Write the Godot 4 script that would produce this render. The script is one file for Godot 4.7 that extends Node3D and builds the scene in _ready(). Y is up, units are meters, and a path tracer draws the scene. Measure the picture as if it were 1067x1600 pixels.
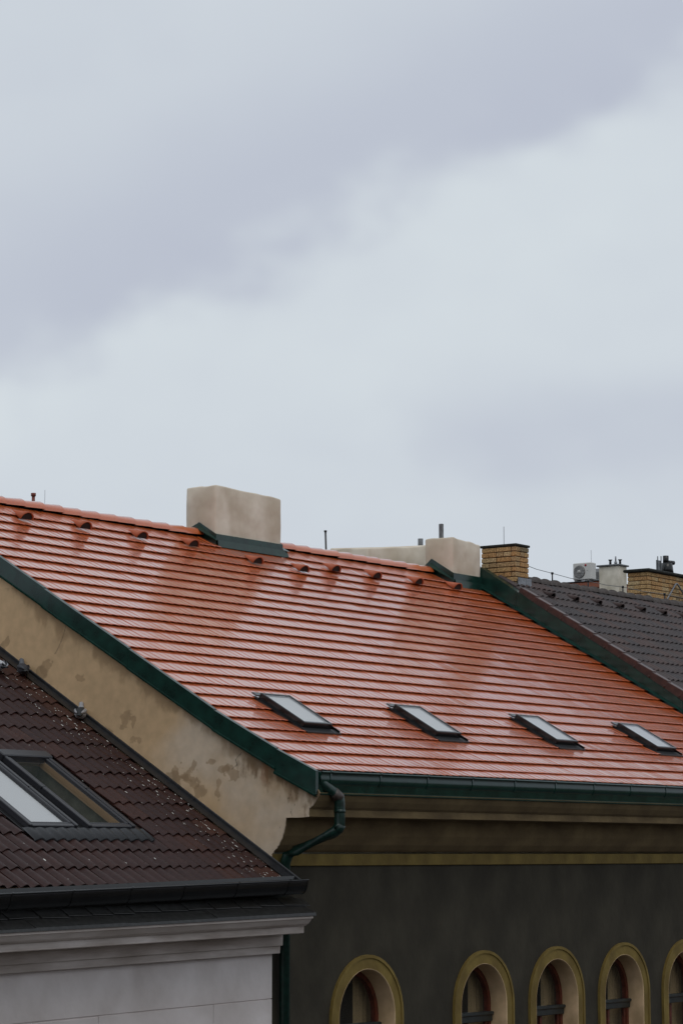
extends Node3D
# Metres, y up, the camera's eye is the origin; the street runs along +x, the facades face +z.

const XL := 24.40      # party line between the white house and the orange-roofed house
const XR := 38.62      # party line between the orange-roofed house and the brown-roofed one
const ZE := -18.14     # eave edge of the orange roof
const GROUND := -12.0
const WALL_Z := -18.70

var rng := RandomNumberGenerator.new()
var names := {}
var M := {}
var gable_img: Image

# ---------------------------------------------------------------- helpers
func numbered(called: String) -> String:
	var n: int = names.get(called, 0)
	names[called] = n + 1
	return called if n == 0 else "%s_%03d" % [called, n]

func thing(called: String, label: String, category: String, at := Vector3.ZERO, group := "") -> Node3D:
	var o := Node3D.new()
	o.name = numbered(called)
	add_child(o)
	o.position = at
	tag(o, label, category, group)
	return o

func tag(o: Node, label: String, category := "", group := "", kind := "") -> void:
	if label != "": o.set_meta("label", label)
	if category != "": o.set_meta("category", category)
	if group != "": o.set_meta("group", group)
	if kind != "": o.set_meta("kind", kind)

func S(flat := true) -> SurfaceTool:
	var st := SurfaceTool.new()
	st.begin(Mesh.PRIMITIVE_TRIANGLES)
	st.set_smooth_group(-1 if flat else 0)
	return st

func done(st: SurfaceTool, m: Material) -> ArrayMesh:
	st.generate_normals()
	var a := st.commit()
	a.surface_set_material(0, m)
	return a

func put(called: String, mesh: Mesh, parent: Node, t := Transform3D.IDENTITY) -> MeshInstance3D:
	var o := MeshInstance3D.new()
	o.name = called
	o.mesh = mesh
	o.transform = t
	parent.add_child(o, true)
	return o

func part(called: String, st: SurfaceTool, m: Material, parent: Node, t := Transform3D.IDENTITY) -> MeshInstance3D:
	return put(called, done(st, m), parent, t)

func node(called: String, parent: Node, t := Transform3D.IDENTITY) -> Node3D:
	var o := Node3D.new()
	o.name = called
	o.transform = t
	parent.add_child(o, true)
	return o

func tri(st: SurfaceTool, a: Vector3, b: Vector3, c: Vector3) -> void:   # counter-clockwise seen from outside
	st.add_vertex(a); st.add_vertex(c); st.add_vertex(b)

func quad(st: SurfaceTool, a: Vector3, b: Vector3, c: Vector3, d: Vector3) -> void:
	tri(st, a, b, c); tri(st, a, c, d)

# box with chamfered edges: lo/hi corners in the frame t
func cbox(st: SurfaceTool, t: Transform3D, lo: Vector3, hi: Vector3, b := 0.0) -> void:
	var c := (lo + hi) * 0.5
	var h := (hi - lo) * 0.5
	b = minf(b, minf(h.x, minf(h.y, h.z)) * 0.6)
	var ax := [Vector3.RIGHT, Vector3.UP, Vector3.BACK]
	for i in 3:
		for sgn in [-1.0, 1.0]:
			var n: Vector3 = ax[i] * sgn
			var u: Vector3 = ax[(i + 1) % 3]
			var v: Vector3 = ax[(i + 2) % 3] * sgn
			var hu: float = h[(i + 1) % 3] - b
			var hv: float = h[(i + 2) % 3] - b
			var o: Vector3 = c + n * h[i]
			quad(st, t * (o - u * hu - v * hv), t * (o + u * hu - v * hv), t * (o + u * hu + v * hv), t * (o - u * hu + v * hv))
	if b <= 0.0: return
	for i in 3:
		var j := (i + 1) % 3
		var k := (i + 2) % 3
		for s1 in [-1.0, 1.0]:
			for s2 in [-1.0, 1.0]:
				var e: Vector3 = ax[k] * (h[k] - b)
				var p: Vector3 = c + ax[i] * s1 * h[i] + ax[j] * s2 * (h[j] - b)
				var q: Vector3 = c + ax[i] * s1 * (h[i] - b) + ax[j] * s2 * h[j]
				if s1 * s2 > 0: quad(st, t * (p - e), t * (q - e), t * (q + e), t * (p + e))
				else: quad(st, t * (q - e), t * (p - e), t * (p + e), t * (q + e))
	for s1 in [-1.0, 1.0]:
		for s2 in [-1.0, 1.0]:
			for s3 in [-1.0, 1.0]:
				var sv := Vector3(s1, s2, s3)
				var p1 := c + sv * Vector3(h.x, h.y - b, h.z - b)
				var p2 := c + sv * Vector3(h.x - b, h.y, h.z - b)
				var p3 := c + sv * Vector3(h.x - b, h.y - b, h.z)
				if s1 * s2 * s3 > 0: tri(st, t * p1, t * p2, t * p3)
				else: tri(st, t * p1, t * p3, t * p2)

func box(st: SurfaceTool, lo: Vector3, hi: Vector3, b := 0.0) -> void:
	cbox(st, Transform3D.IDENTITY, lo, hi, b)

func ccw(p: PackedVector2Array) -> PackedVector2Array:
	var a := 0.0
	for i in p.size():
		var q := p[(i + 1) % p.size()]
		a += p[i].x * q.y - q.x * p[i].y
	if a < 0.0: p.reverse()
	return p

# profile points are (z, y); swept from x0 to x1; shear raises it along x
func extrude(st: SurfaceTool, prof: PackedVector2Array, x0: float, x1: float, shear := 0.0, closed := true) -> void:
	if closed: prof = ccw(prof)
	var n := prof.size()
	for i in (n if closed else n - 1):
		var p := prof[i]
		var q := prof[(i + 1) % n]
		quad(st, Vector3(x0, p.y + shear * (x0 - XL), p.x), Vector3(x1, p.y + shear * (x1 - XL), p.x), Vector3(x1, q.y + shear * (x1 - XL), q.x), Vector3(x0, q.y + shear * (x0 - XL), q.x))
	if not closed: return
	var ix := Geometry2D.triangulate_polygon(prof)
	for k in range(0, ix.size(), 3):
		var v := [prof[ix[k]], prof[ix[k + 1]], prof[ix[k + 2]]]
		var ar: float = (v[1] - v[0]).cross(v[2] - v[0])
		if ar < 0.0: v = [v[0], v[2], v[1]]
		for x in [x0, x1]:
			var w := []
			for q in v: w.append(Vector3(x, q.y + shear * (x - XL), q.x))
			if x == x0: tri(st, w[0], w[1], w[2])
			else: tri(st, w[0], w[2], w[1])

func tube(st: SurfaceTool, pts: PackedVector3Array, r: float, segs := 12, r_end := -1.0) -> void:
	var rings := []
	var up := Vector3(0.13, 0.2, 1).normalized()
	for i in pts.size():
		var d: Vector3
		if i == 0: d = pts[1] - pts[0]
		elif i == pts.size() - 1: d = pts[i] - pts[i - 1]
		else: d = (pts[i] - pts[i - 1]).normalized() + (pts[i + 1] - pts[i]).normalized()
		d = d.normalized()
		var a := d.cross(up).normalized() if absf(d.dot(up)) < 0.95 else d.cross(Vector3.RIGHT).normalized()
		var b := d.cross(a)
		var rr := r if r_end < 0.0 else lerpf(r, r_end, float(i) / (pts.size() - 1))
		if i > 0 and i < pts.size() - 1:
			var cs := d.dot((pts[i] - pts[i - 1]).normalized())
			rr *= minf(1.0 / maxf(cs, 0.5), 1.15)
		var ring := PackedVector3Array()
		for k in segs:
			var w := TAU * k / segs
			ring.append(pts[i] + a * cos(w) * rr + b * sin(w) * rr)
		rings.append(ring)
	for i in rings.size() - 1:
		for k in segs:
			var k2 := (k + 1) % segs
			quad(st, rings[i][k], rings[i][k2], rings[i + 1][k2], rings[i + 1][k])
	for k in range(1, segs - 1):
		tri(st, rings[0][0], rings[0][k + 1], rings[0][k])
		tri(st, rings[-1][0], rings[-1][k], rings[-1][k + 1])

func cyl(st: SurfaceTool, a: Vector3, b: Vector3, r: float, segs := 12, r2 := -1.0) -> void:
	tube(st, PackedVector3Array([a, b]), r, segs, r2)

# ---------------------------------------------------------------- materials
func noise_tex(freq: float, lo: Color, hi: Color, sd: int, size := 512, oct := 4, stretch := false) -> NoiseTexture2D:
	var n := FastNoiseLite.new()
	n.seed = sd
	n.frequency = freq
	n.noise_type = FastNoiseLite.TYPE_SIMPLEX_SMOOTH
	n.fractal_octaves = oct
	var g := Gradient.new()
	g.set_color(0, lo); g.set_color(1, hi)
	g.set_offset(0, 0.15); g.set_offset(1, 0.85)
	var t := NoiseTexture2D.new()
	t.width = size
	t.height = size
	t.seamless = true
	t.noise = n
	t.color_ramp = g
	return t

func mat(c: Color, rough: float, tex: Texture2D = null, scale := Vector3.ONE, bump: Texture2D = null, bump_cm := 0.0) -> StandardMaterial3D:
	var m := StandardMaterial3D.new()
	m.albedo_color = c.linear_to_srgb()
	m.roughness = rough
	if tex or bump:
		m.uv1_triplanar = true
		m.uv1_world_triplanar = true
		m.uv1_scale = scale
	if tex: m.albedo_texture = tex
	if bump:
		m.heightmap_enabled = true
		m.heightmap_texture = bump
		m.heightmap_scale = bump_cm
	return m

func dull(m: StandardMaterial3D) -> StandardMaterial3D:   # porous concrete: little shine
	m.metallic_specular = 0.36
	return m

func wet(m: StandardMaterial3D) -> StandardMaterial3D:   # a film of rain
	m.clearcoat_enabled = true
	m.clearcoat = 1.0
	m.clearcoat_roughness = 0.12
	return m

func C(r: float, g: float, b: float) -> Color:
	return Color(r, g, b)

func materials() -> void:
	var grime := noise_tex(0.012, Color(0.72, 0.72, 0.72), Color(1, 1, 1), 3)
	var blot := noise_tex(0.006, Color(0.78, 0.77, 0.74), Color(1, 1, 1), 8, 512, 5)
	var fine := noise_tex(0.05, Color(0.88, 0.88, 0.88), Color(1, 1, 1), 5)
	var fine_h := noise_tex(0.06, Color(0, 0, 0), Color(1, 1, 1), 15)
	var soft_h := noise_tex(0.008, Color(0, 0, 0), Color(1, 1, 1), 16, 512, 3)
	M.fine_h = fine_h
	# the orange engobe of the wet tiles, in a few burns
	M.red = []
	for c in [C(0.66, 0.145, 0.036), C(0.625, 0.13, 0.03), C(0.69, 0.158, 0.042), C(0.64, 0.138, 0.034)]:
		M.red.append(wet(mat(c, 0.2, fine, Vector3(0.9, 0.9, 0.9))))
	M.red_field = wet(mat(C(1, 1, 1), 0.2, fine, Vector3(0.9, 0.9, 0.9)))
	M.red_field.vertex_color_use_as_albedo = true
	M.red_vent = mat(C(0.55, 0.12, 0.04), 0.4, fine)
	M.vent_red = mat(C(0.2, 0.05, 0.03), 0.6)
	M.underlay = mat(C(0.03, 0.018, 0.014), 0.9)
	M.green = mat(C(0.008, 0.045, 0.033), 0.2, grime, Vector3(0.5, 0.5, 0.5))
	M.green.metallic_specular = 0.5
	M.green_pipe = mat(C(0.01, 0.042, 0.032), 0.33, noise_tex(0.03, Color(0.55, 0.6, 0.58), Color(1, 1, 1), 21), Vector3(0.7, 0.7, 0.7))
	M.pipe_copper = mat(C(0.07, 0.05, 0.042), 0.4, grime)
	M.dark_wall = mat(C(0.049, 0.0415, 0.027), 0.95, noise_tex(0.005, Color(0.8, 0.79, 0.77), Color(1, 1, 1), 31, 1024, 6), Vector3(0.24, 0.2, 0.24), fine_h, 0.25)
	M.ochre = mat(C(0.25, 0.175, 0.04), 0.85, noise_tex(0.008, Color(0.8, 0.78, 0.74), Color(1, 1, 1), 33, 512, 5), Vector3(0.5, 0.4, 0.5), fine_h, 0.2)
	M.cornice = mat(C(0.2, 0.138, 0.06), 0.88, noise_tex(0.008, Color(0.74, 0.72, 0.7), Color(1, 1, 1), 35, 512, 5), Vector3(0.3, 0.5, 0.3), fine_h, 0.2)
	M.cream = mat(C(0.78, 0.56, 0.34), 0.8, blot, Vector3(0.6, 0.6, 0.6))
	M.chim = mat(C(0.8, 0.72, 0.6), 0.95, noise_tex(0.005, Color(0.86, 0.84, 0.81), Color(1, 1, 1), 41, 512, 5), Vector3(0.4, 0.4, 0.4), soft_h, 1.2)
	M.white_wall = mat(C(0.8, 0.735, 0.715), 0.9, noise_tex(0.006, Color(0.9, 0.89, 0.88), Color(1, 1, 1), 43, 512, 5), Vector3(0.3, 0.3, 0.3), fine_h, 0.15)
	M.white_trim = mat(C(0.68, 0.61, 0.57), 0.88, noise_tex(0.01, Color(0.8, 0.78, 0.76), Color(1, 1, 1), 45, 512, 5), Vector3(0.14, 0.7, 0.7), fine_h, 0.15)
	M.brown = []
	for c in [C(0.044, 0.0165, 0.0135), C(0.04, 0.0155, 0.013), C(0.048, 0.018, 0.014), C(0.042, 0.0165, 0.0138), C(0.058, 0.02, 0.013)]:
		M.brown.append(dull(mat(c, 0.48, noise_tex(0.02, Color(0.78, 0.77, 0.77), Color(1, 1, 1), 51) if M.brown.is_empty() else M.brown[0].albedo_texture, Vector3(1.4, 1.4, 1.4), fine_h, 0.12)))
	M.rust = dull(mat(C(0.068, 0.026, 0.016), 0.65, M.brown[0].albedo_texture, Vector3(1.4, 1.4, 1.4)))
	M.brown_field = dull(mat(C(0.042, 0.018, 0.015), 0.6, M.brown[0].albedo_texture, Vector3(1.4, 1.4, 1.4), fine_h, 0.12))
	M.slate = []
	for c in [C(0.07, 0.056, 0.056), C(0.062, 0.052, 0.053), C(0.08, 0.06, 0.057), C(0.09, 0.058, 0.052)]:
		M.slate.append(mat(c, 0.7, M.brown[0].albedo_texture, Vector3(1.1, 1.1, 1.1)))
	M.slate_ridge = mat(C(0.1, 0.082, 0.075), 0.75, grime, Vector3(1.2, 1.2, 1.2), fine_h, 0.3)
	M.verge = mat(C(0.075, 0.028, 0.02), 0.4, grime)
	M.black_metal = mat(C(0.01, 0.01, 0.0105), 0.24, grime, Vector3(0.6, 0.6, 0.6))
	M.cover_metal = mat(C(0.03, 0.03, 0.029), 0.38, noise_tex(0.025, Color(0.55, 0.55, 0.53), Color(1, 1, 1), 57), Vector3(0.9, 0.9, 0.9))
	M.flash_grey = mat(C(0.02, 0.021, 0.024), 0.42, grime)
	M.frame_grey = mat(C(0.028, 0.028, 0.033), 0.3)
	M.zinc = mat(C(0.3, 0.31, 0.33), 0.4, grime, Vector3(1.5, 1.5, 1.5))
	M.zinc.metallic = 0.4
	M.pipe_grey = mat(C(0.2, 0.21, 0.22), 0.6, grime)
	M.blind = mat(C(0.45, 0.46, 0.46), 0.8)
	M.room_dark = mat(C(0.035, 0.036, 0.03), 0.9)
	M.attic = mat(C(0.13, 0.125, 0.09), 0.9, blot, Vector3(1.2, 1.2, 1.2))
	M.wood = mat(C(0.3, 0.2, 0.11), 0.6)
	M.redwood = mat(C(0.15, 0.032, 0.016), 0.5, grime, Vector3(1.3, 1.3, 1.3))
	M.transom = mat(C(0.022, 0.03, 0.03), 0.45, grime)
	M.curtain = mat(C(0.32, 0.23, 0.11), 0.95, fine)
	M.glass = mat(C(0.8, 0.85, 0.85), 0.04)
	M.glass.transparency = BaseMaterial3D.TRANSPARENCY_ALPHA
	M.glass.albedo_color.a = 0.012
	M.brick = []
	for c in [C(0.72, 0.47, 0.22), C(0.68, 0.4, 0.17), C(0.76, 0.56, 0.31), C(0.62, 0.42, 0.22), C(0.7, 0.41, 0.18), C(0.36, 0.28, 0.17)]:
		M.brick.append(mat(c, 0.93, noise_tex(0.03, Color(0.66, 0.64, 0.6), Color(1, 1, 1), 61) if M.brick.is_empty() else M.brick[0].albedo_texture, Vector3(1.6, 1.6, 1.6), fine_h, 0.5))
	M.mortar = mat(C(0.07, 0.052, 0.036), 0.95, fine)
	M.cap = mat(C(0.03, 0.032, 0.026), 0.9, grime, Vector3.ONE * 2.0, fine_h, 0.6)
	M.ac_white = mat(C(0.6, 0.59, 0.56), 0.45)
	M.ac_grey = mat(C(0.33, 0.33, 0.33), 0.5)
	M.ac_dark = mat(C(0.12, 0.11, 0.1), 0.5)
	M.ac_red = mat(C(0.5, 0.03, 0.04), 0.4)
	M.pale_wall = mat(C(0.62, 0.58, 0.47), 0.9, blot, Vector3(0.3, 0.3, 0.3))
	M.pale_stack = mat(C(0.88, 0.82, 0.7), 0.9, blot, Vector3(0.4, 0.4, 0.4))
	M.redroof_far = mat(C(0.32, 0.1, 0.05), 0.6, fine)
	M.ochre_far = mat(C(0.28, 0.21, 0.13), 0.9, blot, Vector3(0.2, 0.2, 0.2))
	M.grey_far = mat(C(0.2, 0.175, 0.14), 0.9, blot, Vector3(0.2, 0.2, 0.2))
	M.pane_far = mat(C(0.02, 0.022, 0.024), 0.08)
	M.asphalt = mat(C(0.05, 0.05, 0.052), 0.85, grime, Vector3(0.3, 0.3, 0.3))
	M.paving = mat(C(0.22, 0.21, 0.2), 0.85, grime, Vector3(0.4, 0.4, 0.4))
	M.dropping = mat(C(0.6, 0.59, 0.55), 0.8)
	M.bird = mat(C(1, 1, 1), 0.7)
	M.bird.vertex_color_use_as_albedo = true
	M.bird_leg = mat(C(0.3, 0.08, 0.06), 0.6)
	M.bird_eye = mat(C(0.02, 0.01, 0.01), 0.2)
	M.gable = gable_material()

# The plaster of the gable: stains, flaked patches, a crack and rust runs where the photograph has them. (z, y) in metres.
func gable_material() -> StandardMaterial3D:
	var w := 1100
	var h := 660
	var z0 := -25.6
	var y0 := -1.2
	var zs := 7.8
	var ys := 4.68
	var big := FastNoiseLite.new(); big.seed = 71; big.frequency = 0.55; big.fractal_octaves = 5
	var fine := FastNoiseLite.new(); fine.seed = 72; fine.frequency = 5.0; fine.fractal_octaves = 4
	var edge := FastNoiseLite.new(); edge.seed = 73; edge.frequency = 4.5; edge.fractal_octaves = 4
	# flaked patches: z, y, half size z, half size y
	var flakes := [[-23.07, 2.74, .11, .07], [-22.34, 2.41, .09, .12], [-22.46, 2.31, .14, .09], [-21.76, 2.25, .09, .05], [-20.96, 1.65, .13, .1], [-20.8, 1.4, .1, .06], [-19.98, 0.96, .19, .16], [-20.12, .93, .2, .07], [-19.28, 0.97, .11, .1], [-19.4, 1.02, .09, .04], [-19.48, 0.76, .045, .16], [-19.77, 0.73, .1, .08], [-19.6, 1.1, .07, .04], [-21.3, 1.55, .1, .05]]
	var crack := [Vector2(-22.0, 2.99), Vector2(-22.03, 2.86), Vector2(-22.1, 2.72), Vector2(-22.2, 2.57)]
	var crack2 := [Vector2(-19.12, 1.22), Vector2(-19.2, 1.13), Vector2(-19.18, 1.07), Vector2(-19.26, 1.02)]
	var im := Image.create_empty(w, h, false, Image.FORMAT_RGB8)
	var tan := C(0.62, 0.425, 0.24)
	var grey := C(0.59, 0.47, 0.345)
	var flake := C(0.31, 0.2, 0.105)
	for j in h:
		var y := y0 + ys * (1.0 - (j + 0.5) / h)
		for i in w:
			var z := z0 + zs * (i + 0.5) / w
			var a := big.get_noise_2d(z, y)
			var b := fine.get_noise_2d(z, y)
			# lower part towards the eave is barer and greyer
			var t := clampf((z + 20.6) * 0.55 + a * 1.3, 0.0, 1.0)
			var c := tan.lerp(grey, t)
			c = c * (1.0 + 0.16 * a + 0.13 * b)
			for f in flakes:
				var dz: float = (z - f[0]) / f[2]
				var dy: float = (y - f[1]) / f[3]
				var d2 := dz * dz + dy * dy
				if d2 < 4.0:
					var e := d2 + edge.get_noise_2d(z, y) * 2.2 + b * 0.8
					c = c.lerp(flake * (1.0 + 0.3 * b), 0.55 * (1.0 - smoothstep(0.7, 1.0, e)))
			# below the verge flashing: a brown band, then run-off stains near the eave
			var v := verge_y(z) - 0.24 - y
			if v < 0.5:   # a ragged brown band below the metal, along its whole length
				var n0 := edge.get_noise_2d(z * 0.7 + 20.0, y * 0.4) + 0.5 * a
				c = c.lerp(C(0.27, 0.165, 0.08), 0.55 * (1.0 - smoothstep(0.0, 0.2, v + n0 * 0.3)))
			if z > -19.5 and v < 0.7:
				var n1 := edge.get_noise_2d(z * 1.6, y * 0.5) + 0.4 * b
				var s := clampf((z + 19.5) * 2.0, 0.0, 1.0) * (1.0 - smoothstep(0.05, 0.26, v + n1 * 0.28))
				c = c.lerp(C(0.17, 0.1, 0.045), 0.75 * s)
			if absf(z + 18.74) < 0.14 and y < 1.15 and y > 0.5:
				var n2 := edge.get_noise_2d(z * 3.0 + 40.0, y)
				c = c.lerp(C(0.24, 0.1, 0.04), 0.6 * (1.0 - smoothstep(0.02, 0.09, absf(z + 18.75 + n2 * 0.05))) * smoothstep(0.75, 1.0, y + n2 * 0.2))
			for cr in [crack, crack2]:
				for q in cr.size() - 1:
					var p := Geometry2D.get_closest_point_to_segment(Vector2(z, y), cr[q], cr[q + 1])
					if p.distance_to(Vector2(z + b * 0.02, y)) < 0.008: c = c * 0.6
			# pitting low down by the eave
			if z > -19.0 and y < 0.75:
				var n3 := fine.get_noise_2d(z * 2.2 + 9.0, y * 2.2)
				if n3 > 0.5 + 0.6 * absf(z + 18.35): c = c * 0.5
			im.set_pixel(i, j, c.linear_to_srgb())
	var m := StandardMaterial3D.new()
	m.albedo_texture = ImageTexture.create_from_image(im)
	m.roughness = 0.92
	return m

# ---------------------------------------------------------------- roof geometry of the orange roof
const SB := 1.5793   # slope length where the bellcast ends
func red_zy(s: float) -> Vector2:
	if s < SB:
		var d := s / 1.12805
		return Vector2(ZE - d, 1.0 + 0.522 * d)
	var e := (s - SB) / 1.16005
	return Vector2(ZE - 1.4 - e, 1.7308 + 0.588 * e)

func red_tf(x: float, s: float, off := 0.0) -> Transform3D:
	var a := atan(0.522) if s < SB - 0.05 else atan(0.588)
	var b := Basis(Vector3.RIGHT, a)
	var p := red_zy(s)
	return Transform3D(b, Vector3(x, p.y, p.x) + b.y * off)

func verge_y(z: float) -> float:
	var d := ZE - z
	return 1.0 + 0.522 * d if d < 1.4 else 1.7308 + 0.588 * (d - 1.4)

# roof deck from strips, leaving openings [x0, x1, s0, s1]
func deck(st: SurfaceTool, f: Callable, x0: float, x1: float, cuts: Array, holes: Array) -> void:
	var xs := [x0, x1]
	var ss := cuts.duplicate()
	for h in holes:
		xs.append_array([h[0], h[1]]); ss.append_array([h[2], h[3]])
	xs.sort(); ss.sort()
	for i in xs.size() - 1:
		for j in ss.size() - 1:
			if xs[i + 1] - xs[i] < 0.001 or ss[j + 1] - ss[j] < 0.001: continue
			var cx: float = (xs[i] + xs[i + 1]) / 2
			var cs: float = (ss[j] + ss[j + 1]) / 2
			var skip := false
			for h in holes:
				if cx > h[0] and cx < h[1] and cs > h[2] and cs < h[3]: skip = true
			if skip: continue
			quad(st, f.call(xs[i], ss[j]), f.call(xs[i + 1], ss[j]), f.call(xs[i + 1], ss[j + 1]), f.call(xs[i], ss[j + 1]))

# a tile: us = across, hs = crown heights; lower end at z=0, runs to z=-len; the lower end stands `lift` above the deck plane
func tile_mesh(us: Array, hs: Array, width: float, length: float, lift: float, thick: float, m: Material, smooth: bool, nose := 1.0, skew := 0.0) -> ArrayMesh:
	var st := S(not smooth)
	var n := us.size()
	for i in n - 1:
		var a := Vector3(us[i] * width, hs[i] * nose + lift, -skew * (1.0 - us[i]))
		var b := Vector3(us[i + 1] * width, hs[i + 1] * nose + lift, -skew * (1.0 - us[i + 1]))
		var r := Vector3(0, -0.004, 0.0)
		var a2 := Vector3(a.x, hs[i] + 0.004, -length)
		var b2 := Vector3(b.x, hs[i + 1] + 0.004, -length)
		st.set_smooth_group(0 if smooth else -1)
		var a1 := a + Vector3(0, -0.0005, -0.006)
		var b1 := b + Vector3(0, -0.0005, -0.006)
		quad(st, a1, b1, b2, a2)
		st.set_smooth_group(-1)
		quad(st, a + r, b + r, b1, a1)      # rounded nose
		quad(st, a - Vector3(0, thick, 0.004), b - Vector3(0, thick, 0.004), b + r, a + r)
	st.set_smooth_group(-1)
	for e in [0, n - 1]:
		var t0 := Vector3(us[e] * width, hs[e] * nose + lift, -skew * (1.0 - us[e]))
		var t1 := Vector3(us[e] * width, hs[e] + 0.004, -length)
		var d := Vector3(0, -thick, 0)
		if e == 0: quad(st, t1 + d, t0 + d, t0, t1)
		else: quad(st, t0 + d, t1 + d, t1, t0)
	return done(st, m)

func _ready() -> void:
	rng.seed = 20
	camera_and_light()
	materials()
	street()
	orange_house()
	white_house()
	brown_house()
	rear_building()
	opposite_houses()
	small_things()

# ---------------------------------------------------------------- camera, sky, sun
func camera_and_light() -> void:
	var f := Vector3(0.810819, 0, -0.585297)
	var p := deg_to_rad(7.6926)
	var fw := f * cos(p) + Vector3.UP * sin(p)
	var cam := Camera3D.new()
	cam.name = "camera"
	add_child(cam)
	cam.fov = 22.92
	cam.near = 0.1
	cam.far = 2000.0
	cam.look_at_from_position(Vector3.ZERO, fw, Vector3.UP)
	cam.current = true
	var env := Environment.new()
	env.background_mode = Environment.BG_SKY
	env.tonemap_mode = Environment.TONE_MAPPER_LINEAR
	env.tonemap_exposure = 1.0
	env.ambient_light_source = Environment.AMBIENT_SOURCE_SKY
	env.sdfgi_enabled = true
	env.ssao_enabled = true
	env.ssil_enabled = true
	var sky := Sky.new()
	var pm := PanoramaSkyMaterial.new()
	pm.panorama = overcast()
	sky.sky_material = pm
	env.sky = sky
	var we := WorldEnvironment.new()
	we.name = "environment"
	we.environment = env
	add_child(we)
	var sun := DirectionalLight3D.new()
	sun.name = "veiled_sun"
	sun.light_energy = 0.16
	sun.light_angular_distance = 30.0
	sun.light_color = Color(1.0, 0.97, 0.93)
	sun.shadow_enabled = true
	add_child(sun)
	sun.look_at_from_position(Vector3.ZERO, Vector3(0.35, -0.85, -0.45), Vector3.RIGHT)

# an overcast sky: grey stratus sheets over paler cloud, computed by azimuth and elevation
func overcast() -> ImageTexture:
	var w := 2048
	var h := 1024
	var n1 := FastNoiseLite.new(); n1.seed = 11; n1.frequency = 0.16; n1.fractal_octaves = 5; n1.fractal_gain = 0.5
	var n2 := FastNoiseLite.new(); n2.seed = 12; n2.frequency = 0.05; n2.fractal_octaves = 4
	var n3 := FastNoiseLite.new(); n3.seed = 13; n3.frequency = 0.5; n3.fractal_octaves = 4
	var pale := Vector3(0.63, 0.685, 0.735)
	var slate := Vector3(0.495, 0.535, 0.625)
	var data := PackedFloat32Array()
	data.resize(w * h * 3)
	var k := 0
	for j in h:
		var el := 90.0 - 180.0 * (j + 0.5) / h
		for i in w:
			var c: Vector3
			if el < -6.0:
				c = Vector3(0.2, 0.2, 0.2)
			else:
				var az := -180.0 + 360.0 * (i + 0.5) / w
				var q := Vector3(sin(deg_to_rad(az)) * 57.3, el * 1.6, -cos(deg_to_rad(az)) * 57.3)   # seamless round the horizon
				var a := n1.get_noise_3dv(q)
				var b := n2.get_noise_3dv(q)
				var d := n3.get_noise_3dv(q)
				var u := az + 125.83
				if u > 180.0: u -= 360.0
				# slanting sheet with a ragged lower edge
				var near := 1.0 - smoothstep(14.0, 40.0, absf(u))
				var t := el - (14.0 + 0.435 * u) + a * 1.7 + d * 0.45
				var sheet := smoothstep(-0.9, 0.7, t) * (1.0 - 0.75 * smoothstep(1.0, 6.5, t))
				var u2 := u - 4.5
				var low := exp(-pow((el - 9.4 + 0.02 * u2 + a * 1.0) / 1.25, 2.0)) * smoothstep(-6.0, 0.5, u2 + a * 3.0) * 0.62
				var left := exp(-pow((u + 7.9) / 1.6, 2.0)) * exp(-pow((el - 10.5) / 2.0, 2.0)) * 0.25
				var far_bands := smoothstep(-0.05, 0.3, b + 0.35 * a)
				var v := lerpf(far_bands * 0.8, maxf(sheet, low) - left, near)
				v += 0.26 * (1.0 - smoothstep(5.5, 11.5, el + a * 2.0))   # thicker air low down
				v = clampf(v + a * 0.2 + d * 0.07, -0.15, 1.1)
				c = pale.lerp(slate, v)
			data[k] = c.x; data[k + 1] = c.y; data[k + 2] = c.z
			k += 3
	return ImageTexture.create_from_image(Image.create_from_data(w, h, false, Image.FORMAT_RGBF, data.to_byte_array()))

func street() -> void:
	var st := S()
	quad(st, Vector3(-300, GROUND, 300), Vector3(400, GROUND, 300), Vector3(400, GROUND, -400), Vector3(-300, GROUND, -400))
	tag(part("street", st, M.asphalt, self), "wet grey asphalt street below the facades", "", "", "structure")
	st = S()
	box(st, Vector3(-60, GROUND - 0.1, -18.5), Vector3(140, GROUND + 0.13, -16.2), 0.02)
	tag(part("pavement", st, M.paving, self), "grey pavement with a kerb along the houses", "", "", "structure")

# ---------------------------------------------------------------- the orange-roofed house
func orange_house() -> void:
	var h := thing("townhouse", "dark grey house with wet orange tiled roof, green gutter and arched windows", "house", Vector3.ZERO, "terraced houses")
	orange_facade(h)
	orange_gable(h)
	orange_roof(h)
	orange_metal(h)
	orange_chimneys(h)

const WINS := [[26.43, 0.60, -1.455], [29.15, 0.557, -1.483], [31.05, 0.557, -1.484], [32.955, 0.557, -1.485], [34.855, 0.557, -1.487], [36.76, 0.557, -1.487]]

func arch_pts(cx: float, r: float, cy: float, sill: float, z: float, n := 20) -> PackedVector3Array:
	var p := PackedVector3Array()
	p.append(Vector3(cx - r, sill, z))
	for i in n + 1:
		var a := PI - PI * i / n
		p.append(Vector3(cx + r * cos(a), cy + r * sin(a), z))
	p.append(Vector3(cx + r, sill, z))
	return p

func ring(st: SurfaceTool, cx: float, r0: float, r1: float, cy: float, sill: float, zf: float, zb: float, n := 20) -> void:
	var a := arch_pts(cx, r0, cy, sill, zf, n)
	var b := arch_pts(cx, r1, cy, sill, zf, n)
	var back := Vector3(0, 0, zb - zf)
	for i in a.size() - 1:
		quad(st, a[i], a[i + 1], b[i + 1], b[i])            # face
		quad(st, b[i], b[i + 1], b[i + 1] + back, b[i] + back)
		quad(st, a[i + 1], a[i], a[i] + back, a[i + 1] + back)

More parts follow.
